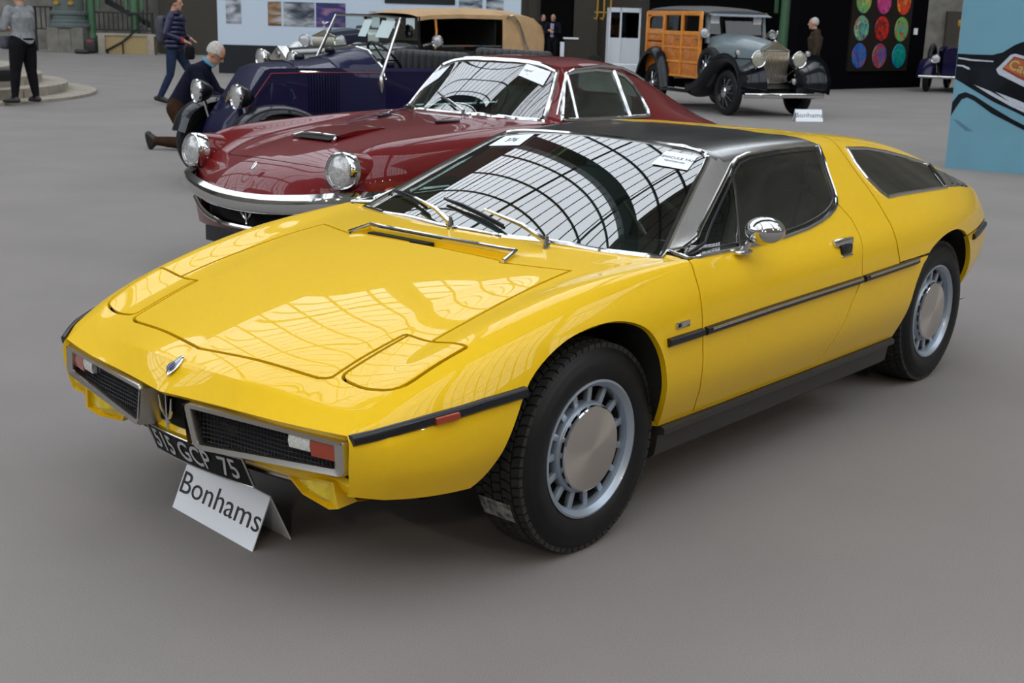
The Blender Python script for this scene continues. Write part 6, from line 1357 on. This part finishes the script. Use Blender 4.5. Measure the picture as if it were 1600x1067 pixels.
def figure(label, loc, rz, J, cols, face=(1, 0, 0), hair=None, bulk=1.0, shirt=None, extra=None, fat=1.0, group=None):
    """cols: dict top, legs, shoes -> material; one continuous body mesh plus hair, eyes and worn things as children"""
    P = dict(STAND); P.update(J)
    root = empty('person', loc, rz, label=label, cat='person', group=group)
    for k in 'lr':
        a, tt, kn = Vector(P['an_'+k]), Vector(P['toe_'+k]), Vector(P['kn_'+k]); up = (kn-a).normalized(); d = (tt-a); d = (d-up*d.dot(up)).normalized()
        P.setdefault('heel_'+k, tuple(a-d*.055-up*.045))
    V_ = lambda n: Vector(P[n]); q = MB()
    def cap(a, b, r0, r1, bend=None):
        a, b = Vector(a), Vector(b); d = (b-a).normalized(); k = 7; pts = []; rr = []
        for t_, f in ((-1, .05), (-.8, .6), (-.5, .87), (0, 1)): pts.append(a+d*r0*t_); rr.append(r0*f)
        for i in range(1, k): u = i/k; pts.append(a.lerp(b, u)); rr.append((r0*(1-u)+r1*u)*(1+(bend or 0)*math.sin(PI*u)))
        for t_, f in ((0, 1), (.5, .87), (.8, .6), (1, .05)): pts.append(b+d*r1*t_); rr.append(r1*f)
        q.tube(pts, rr, 12)
    # trunk: elliptical rings from the seat to the neck
    pe, sp, ch, nk_ = V_('pelvis'), V_('spine'), V_('chest'), V_('neck'); spine = [pe-(sp-pe).normalized()*.10, pe-(sp-pe)*.25, pe, pe.lerp(sp, .5), sp, sp.lerp(ch, .5), ch, ch.lerp(nk_, .45), ch.lerp(nk_, .72), nk_]
    shw = ((V_('sh_l')-V_('sh_r')).length)/2; w_ = [.09, .150*fat, .168*fat, .158*fat, .146*bulk, .158*bulk, .178*bulk, shw*.95, shw*.62, .058]; dp = [.07, .115*fat, .128*fat, .116*fat, .108*bulk, .118*bulk, .128*bulk, .105, .080, .058]; rings = []
    for i, c in enumerate(spine):
        t_ = (spine[min(i+1, 9)]-spine[max(i-1, 0)]).normalized(); L_ = Vector((0, 1, 0)); F2 = L_.cross(t_).normalized()
        rings.append([tuple(c+L_*w_[i]*math.cos(a)+F2*dp[i]*math.sin(a)) for a in np.linspace(0, 2*PI, 21)[:-1]])
    q.loft(rings); cap(nk_-(V_('head')-nk_)*.3, nk_.lerp(V_('head'), .7), .062, .056)
    for k in 'lr':
        s1 = 1 if k == 'l' else -1
        cap(ch.lerp(V_('sh_'+k), .55), V_('sh_'+k),   .080*bulk, .068*bulk); cap(V_('sh_'+k), V_('el_'+k), .064*bulk, .050*bulk, .05); cap(V_('el_'+k), V_('wr_'+k), .050*bulk, .034*min(bulk, 1.1), .06)
        cap(V_('hip_'+k), V_('kn_'+k), .098*fat, .066*fat, .03); cap(V_('kn_'+k), V_('an_'+k), .064*fat, .050, .08)
        an, to, he = V_('an_'+k), V_('toe_'+k), V_('heel_'+k); cap(an, an.lerp(he, .6), .046, .042); cap(he, to, .042, .034, .10); cap(an, to, .045, .034)
        w, e = V_('wr_'+k), V_('el_'+k); d = (w-e).normalized(); cur = Vector(P.get('curl_'+k, (0, 0, -.3))); side = d.cross(cur).normalized() if d.cross(cur).length > 1e-3 else Vector((0, 1, 0))
        pal = w+d*.06
        for f in range(4):
            base_ = w+side*(.026-.017*f); kn1 = pal+d*.028+side*(.030-.020*f); ln = (.9, 1.05, 1.0, .8)[f]; cap(base_+d*.01, kn1, .015, .012); t1 = kn1+(d*.030+cur*.05)*ln; cap(kn1, t1, .011, .010); cap(t1, t1+(d*.012+cur*.10)*ln, .010, .008)
        th = w+d*.025+side*.034; cap(w+side*.012, th, .016, .014); cap(th, th+d*.035+side*.014+cur*.03, .013, .010)
    bm = bmesh.new(); tm = q.mesh('trunk'); bm.from_mesh(tm)
    # head with jaw, nose and ears
    fd = Vector(face).normalized(); up = (Vector(P['head'])-Vector(P['neck'])).normalized(); up = (up-fd*up.dot(fd)*.9).normalized(); HM = axis_matrix(P['head'], up, fd)   # local x = face, z = crown
    h = MB(); h.sphere((0, 0, .02), (.096, .076, .105), 20, 14); h.sphere((.022, 0, -.055), (.066, .056, .065), 16, 10); h.tube([(.090, 0, .02), (.112, 0, -.022), (.090, 0, -.034)], [.010, .016, .012], 6); h.sphere((.062, 0, -.098), (.026, .028, .020), 10, 6)
    for s in (1, -1): h.sphere((-.008, s*.076, -.008), (.020, .010, .034), 10, 6); h.sphere((.074, s*.030, .022), (.022, .026, .010), 8, 6)
    h.sphere((.088, 0, -.062), (.010, .026, .008), 8, 6)
    hb = bmesh.new(); hm = h.mesh('head'); hm.transform(HM); bm.from_mesh(hm); hb.free()
    me = bpy.data.meshes.new('body'); bm.to_mesh(me); bm.free()
    tmp = bpy.data.objects.new('tmpbody', me); COL.objects.link(tmp); rm = tmp.modifiers.new('rm', 'REMESH'); rm.mode = 'VOXEL'; rm.voxel_size = .008; sm = tmp.modifiers.new('sm', 'SMOOTH'); sm.iterations = 4; sm.factor = .5
    dg = bpy.context.evaluated_depsgraph_get(); me2 = bpy.data.meshes.new_from_object(tmp.evaluated_get(dg)); bpy.data.objects.remove(tmp)
    me2.name = 'body'; me2.materials.clear()
    mats = ['skin', cols['top'], cols['legs'], cols['shoes']]
    n = len(me2.polygons); C = np.empty(n*3); me2.polygons.foreach_get('center', C); C = C.reshape(-1, 3)
    def dseg(a, b):
        a, b = np.array(a), np.array(b); ab = b-a; t = np.clip(((C-a) @ ab)/max(ab @ ab, 1e-9), 0, 1); return np.linalg.norm(C-(a+t[:, None]*ab), axis=1)
    segs = []
    nk = Vector(P['neck']); hd = Vector(P['head'])
    segs += [(0, nk.lerp(hd, .0), hd+(hd-nk).normalized()*.1, -.07), (1, P['spine'], Vector(P['chest']).lerp(Vector(P['neck']), .72), -.10), (1, Vector(P['pelvis']).lerp(Vector(P['spine']), cols.get('waist', .35)), P['spine'], -.10)]
    for k in 'lr':
        hw = Vector(P['wr_'+k]); he = Vector(P['el_'+k]); dd = (hw-he).normalized()
        segs += [(1, P['sh_'+k], P['el_'+k], -.03), (1, P['el_'+k], hw-dd*.005, -.01), (0, hw+dd*.02, hw+dd*.15, -.01), (2, P['hip_'+k], P['kn_'+k], -.06), (2, P['kn_'+k], Vector(P['an_'+k]).lerp(Vector(P['kn_'+k]), .08), -.03), (2, P['pelvis'], P['hip_'+k], -.07), (3, P['an_'+k], P['toe_'+k], -.01), (3, P['an_'+k], P['heel_'+k], -.01)]
    D = np.stack([dseg(a, b)+off for _, a, b, off in segs]); mi = np.array([s[0] for s in segs])[np.argmin(D, 0)]
    me2.polygons.foreach_set('material_index', mi.astype(np.int32))
    for k in mats: me2.materials.append(M[k])
    me2.shade_smooth(); b = bpy.data.objects.new('body', me2); COL.objects.link(b); b.parent = root
    for s in (1, -1):
        t = MB(); t.sphere((.088, s*.031, .012), (.008, .012, .007), 8, 6); e = t.mesh('eye'); e.transform(HM); link('eye', e, M['eye'], root)
    if hair:
        t = MB(); hm_, full = hair
        prof = [(max(1e-3, math.sin(a)), math.cos(a)) for a in np.linspace(0, 1.75 if full else 1.45, 9)]
        t.lathe([(r*.088, z*.115) for r, z in prof], 20, Matrix.Translation((-.018, 0, .022)) @ Matrix.Rotation(-.42, 4, 'Y') @ Matrix.Diagonal((1.15, .98, 1.02, 1)))
        e = t.mesh('hair'); e.transform(HM); link('hair', e, M[hm_], root)
    if extra: extra(root, P, HM)
    return root
def part(root, name, mb, m, M4=None, smooth=True):
    e = mb.mesh(name)
    if M4 is not None: e.transform(M4)
    return link(name, e, m, root, smooth=smooth)
def at_ground(px, depth): v = along(px, depth); return (v.x, v.y, 0)
AZ_R = AV                     # facing the picture's right
# man in grey sweatshirt, looking at a paper, on the steps
def ex(root, P, HM):
    t = MB(); t.rbox((.20, .10, .93), (.16, .30, .20), .06, seg=3); part(root, 'waist_pouch', t, M['c_bag']); t = MB(); t.tube([(.15*math.cos(a), .17*math.sin(a), .99) for a in np.linspace(0, 2*PI, 25)[:-1]], .02, 6, closed=True); part(root, 'belt', t, M['c_black'])
    t = MB(); t.rbox((.52, .0, 1.16), (.22, .30, .008), .003); part(root, 'paper_sheet', t, M['paper']); t = MB(); t.tube([(.06, .07, 1.46), (.17, .02, 1.25), (.06, -.07, 1.46)], .006, 5); part(root, 'lanyard', t, M['c_suit']); t = MB(); t.rbox((.185, .02, 1.22), (.008, .07, .09), .003); part(root, 'badge_card', t, M['paper'])
gp = at_ground(42, 19.95)
figure('man in grey sweatshirt and black trousers standing on the stone steps with a paper', (gp[0], gp[1], .05), AZ_R+PI-.45,
       dict(sh_l=(.03, .20, 1.42), el_l=(.10, .27, 1.16), wr_l=(.34, .14, 1.13), sh_r=(.03, -.20, 1.42), el_r=(.08, -.27, 1.16), wr_r=(.34, -.12, 1.13), hip_l=(0, .11, .90), kn_l=(.03, .15, .50), an_l=(.03, .20, .09), toe_l=(.22, .24, .035), hip_r=(0, -.11, .90), kn_r=(.0, -.14, .50), an_r=(-.04, -.17, .09), toe_r=(.14, -.21, .035), curl_l=(.0, -.1, -.1), curl_r=(0, .1, -.1)),
       dict(top='c_greyknit', legs='c_black', shoes='c_shoe', waist=.55), face=(1, 0, -.3), hair=('hair_brown', True), bulk=1.22, fat=1.32, extra=ex)
# walker in the navy quilted jacket
def ex(root, P, HM):
    for k in range(7):      # quilted rolls round the jacket
        z = .96+.075*k; w = .198+.012*min(k, 6-k)/3; t = MB(); t.tube([(.14*math.cos(a)+.02*k/7, w*1.06*math.sin(a), z) for a in np.linspace(0, 2*PI, 25)[:-1]], .036, 8, closed=True); part(root, 'jacket_roll', t, M['c_puffer'])
    t = MB(); t.tube([(.075*math.cos(a)+.01, .085*math.sin(a), 1.49) for a in np.linspace(0, 2*PI, 17)[:-1]], .04, 8, closed=True); part(root, 'jacket_collar', t, M['c_puffer'])
    t = MB(); t.rbox((-.21, .02, 1.22), (.17, .30, .46), .07, seg=3); part(root, 'backpack', t, M['c_bag'])
    t = MB(); t.rbox((.30, -.12, .86), (.14, .14, .22), .04, seg=3); t.tube([(.30, -.12, .97), (.14, -.05, 1.4)], .008, 5); part(root, 'camera_bag', t, M['c_black'])
    w, e = Vector(P['wr_r']), Vector(P['el_r']); t = MB(); t.tube([w-(w-e).normalized()*.035, w-(w-e).normalized()*.005], .043, 10); part(root, 'red_cuff', t, M['red_cloth'])
M['red_cloth'] = cloth('red_cuff_cloth', (.45, .02, .03), 0)
gp = at_ground(277, 21.2)
figure('walking person in navy quilted jacket and jeans with a grey backpack', gp, AZ_R-.1,
       dict(pelvis=(-.02, 0, .93), head=(.05, 0, 1.655), sh_l=(.02, .20, 1.42), el_l=(-.02, .27, 1.16), wr_l=(.22, .14, 1.08), sh_r=(.02, -.20, 1.42), el_r=(-.05, -.27, 1.16), wr_r=(.20, -.15, 1.06), hip_l=(.0, .095, .90), kn_l=(.22, .10, .52), an_l=(.30, .10, .10), toe_l=(.49, .11, .06), hip_r=(-.02, -.095, .90), kn_r=(-.06, -.10, .50), an_r=(-.26, -.10, .11), toe_r=(-.07, -.12, .035), curl_l=(.05, -.06, -.12), curl_r=(.05, .06, -.12)),
       dict(top='c_puffer', legs='c_jeans', shoes='c_shoe', waist=.0), hair=('hair_dark', True), bulk=1.12, extra=ex)
# kneeling man
def ex(root, P, HM):
    nk = Vector(P['neck']); hd = Vector(P['head']); d = (hd-nk).normalized(); A = axis_matrix(tuple(nk+d*.015), d, (1, 0, 0)); t = MB(); t.tube([A @ Vector((.066*math.cos(a), .07*math.sin(a), 0)) for a in np.linspace(0, 2*PI, 17)[:-1]], .020, 6, closed=True); part(root, 'shirt_collar', t, M['c_blueshirt'])
    t = MB()
    for s in (1, -1): t.tube([(.098, s*.034+.016*math.cos(a), .012+.016*math.sin(a)) for a in np.linspace(0, 2*PI, 13)[:-1]], .0025, 4, closed=True); t.tube([(.098, s*.05, .014), (.0, s*.082, .01)], .0025, 4)
    part(root, 'spectacles', t, M['eye'], HM)
gp = at_ground(292, 14.35)
figure('kneeling white-haired man in navy pullover and brown trousers, bent towards the blue tourer', gp, AZ_R-.05,
       dict(pelvis=(-.06, 0, .50), spine=(.02, 0, .66), chest=(.16, 0, .84), neck=(.28, 0, .98), head=(.37, 0, 1.08), sh_l=(.17, .19, .90), el_l=(.30, .25, .66), wr_l=(.52, .16, .58), sh_r=(.17, -.19, .90), el_r=(.32, -.24, .66), wr_r=(.54, -.12, .58),
            hip_l=(-.06, .10, .47), kn_l=(.34, .14, .50), an_l=(.30, .14, .09), toe_l=(.48, .16, .035), hip_r=(-.08, -.10, .46), kn_r=(.10, -.12, .075), an_r=(-.32, -.12, .10), toe_r=(-.38, -.12, .03), heel_r=(-.40, -.12, .17), curl_l=(.0, -.1, -.1), curl_r=(0, .1, -.1)),
       dict(top='c_navy', legs='c_brown', shoes='c_shoe', waist=.1), face=(.72, 0, -.55), hair=('hair_white', True), bulk=1.12, fat=1.1, extra=ex)
# man in the suit by the black doorway, companion, white-haired man
def ex(root, P, HM):
    t = MB(); t.loft([[(.128, -.055, 1.44), (.150, -.05, 1.25), (.135, -.05, 1.0)], [(.142, 0, 1.44), (.166, 0, 1.25), (.150, 0, 1.0)], [(.128, .055, 1.44), (.150, .05, 1.25), (.135, .05, 1.0)]], closed=False, caps=False); part(root, 'shirt_front', t, M['c_shirt'])
    t = MB(); t.tube([(.150, 0, 1.45), (.175, 0, 1.25), (.160, 0, 1.03)], [.022, .034, .03], 6, flat=.3); part(root, 'tie', t, M['c_purple'])
gp = at_ground(862, 42.5)
figure('bald man in dark suit and purple tie, arms folded, before the black doorway', gp, AZ_R-PI/2-.25,
       dict(el_l=(.08, .27, 1.14), wr_l=(.24, .02, 1.20), el_r=(.08, -.27, 1.14), wr_r=(.25, -.02, 1.16), sh_l=(.0, .20, 1.42), sh_r=(0, -.20, 1.42), curl_l=(0, -.1, 0), curl_r=(0, .1, 0)), dict(top='c_suit', legs='c_black', shoes='c_shoe', waist=.2), hair=None, extra=ex)
gp = at_ground(846, 42.9)
figure('dark-haired person mostly hidden behind the bald man in the suit', gp, AZ_R-PI/2+.5, dict(head=(.02, 0, 1.60)), dict(top='c_black', legs='c_black', shoes='c_shoe', waist=.2), hair=('hair_dark', True))
gp = at_ground(1266, 28.0)
def ex(root, P, HM):
    t = MB(); t.tube([(.075*math.cos(a)+.0, .085*math.sin(a), 1.48) for a in np.linspace(0, 2*PI, 17)[:-1]], .035, 8, closed=True); part(root, 'scarf', t, M['c_black'])
figure('white-haired man in brown jacket standing beyond the wood-bodied car', gp, AZ_R+PI-.1, dict(head=(.07, 0, 1.63), neck=(.03, 0, 1.49)), dict(top='c_jacket', legs='c_black', shoes='c_shoe', waist=-.2), hair=('hair_white', True), bulk=1.32, extra=ex)
# ---------------------------------------------------------------- folded table signs and floodlights
def tent(loc, rz, w, h, base_d, label, txt_size):
    root = empty('tent_sign', loc, rz, label=label, cat='sign', group=None); th = .004
    for s, n in ((1, 'front_leaf'), (-1, 'back_leaf')):
        t = MB(); a = [(s*base_d/2, 0), (0, h), (-s*th*.8, h-.002), (s*(base_d/2-th), 0)]
        t.loft([[(x, y, z) for x, z in a] for y in (-w/2, w/2)]); t.build(n, M['paper'], root, smooth=False)
    d = Vector((-base_d/2, 0, h)); up = d.normalized(); xx = Vector((0, 1, 0)); zz = xx.cross(up)
    m4 = Matrix((xx, up, zz)).transposed().to_4x4(); m4.translation = Vector((base_d/4, 0, h*.50))+zz*.0012
    add_text('lettering', 'Bonhams', txt_size, M['ink'], root, m4, ext=.0004, sx=1.26, bold=-.0002)
    return root
tent((.628, -.105, 0), math.radians(-4.5), .462, .158, .140, 'white folded card sign lettered Bonhams under the nose of the yellow coupe', .100)
tent(tuple(Vector((-17.02, -8.03, 0))+Vector((.30, .60, 0))), math.radians(55), .50, .20, .15, 'white folded card sign lettered Bonhams before the wood-bodied car', .112)
M['lampglow'] = mat('floodlight_glow', (1, .9, .75), .5, emit=((1.0, .86, .66), 360.0))
for i, (s, a, z) in enumerate(((-12.6, -30, 7.0), (-12.6, -22, 7.0), (-12.6, -13, 7.0), (-12.6, -4, 7.0), (-12.6, 5, 7.0), (-12.6, 14, 7.0), (-12.6, 24, 7.0))):
    p = hall(s, a, z); root = empty('floodlight', p, 0, label='round hall floodlight on the wall behind the camera', cat='floodlight', group='floodlights along the near wall')
    A = axis_matrix((0, 0, 0), (-.5*.8, -.866*.8, -.45))
    t = MB(); t.lathe([(.21, .0), (.22, -.05), (.16, -.22), (.001, -.25)], 20, A); t.build('housing', M['iron'], root)
    t = MB(); t.lathe([(.001, .0), (.20, .0)], 20, A); t.build('lamp_face', M['lampglow'], root, fix=False)
    t = MB(); t.tube([(0, 0, 0), tuple(HN*-1.12)], .03, 6); t.build('bracket', M['iron'], root)
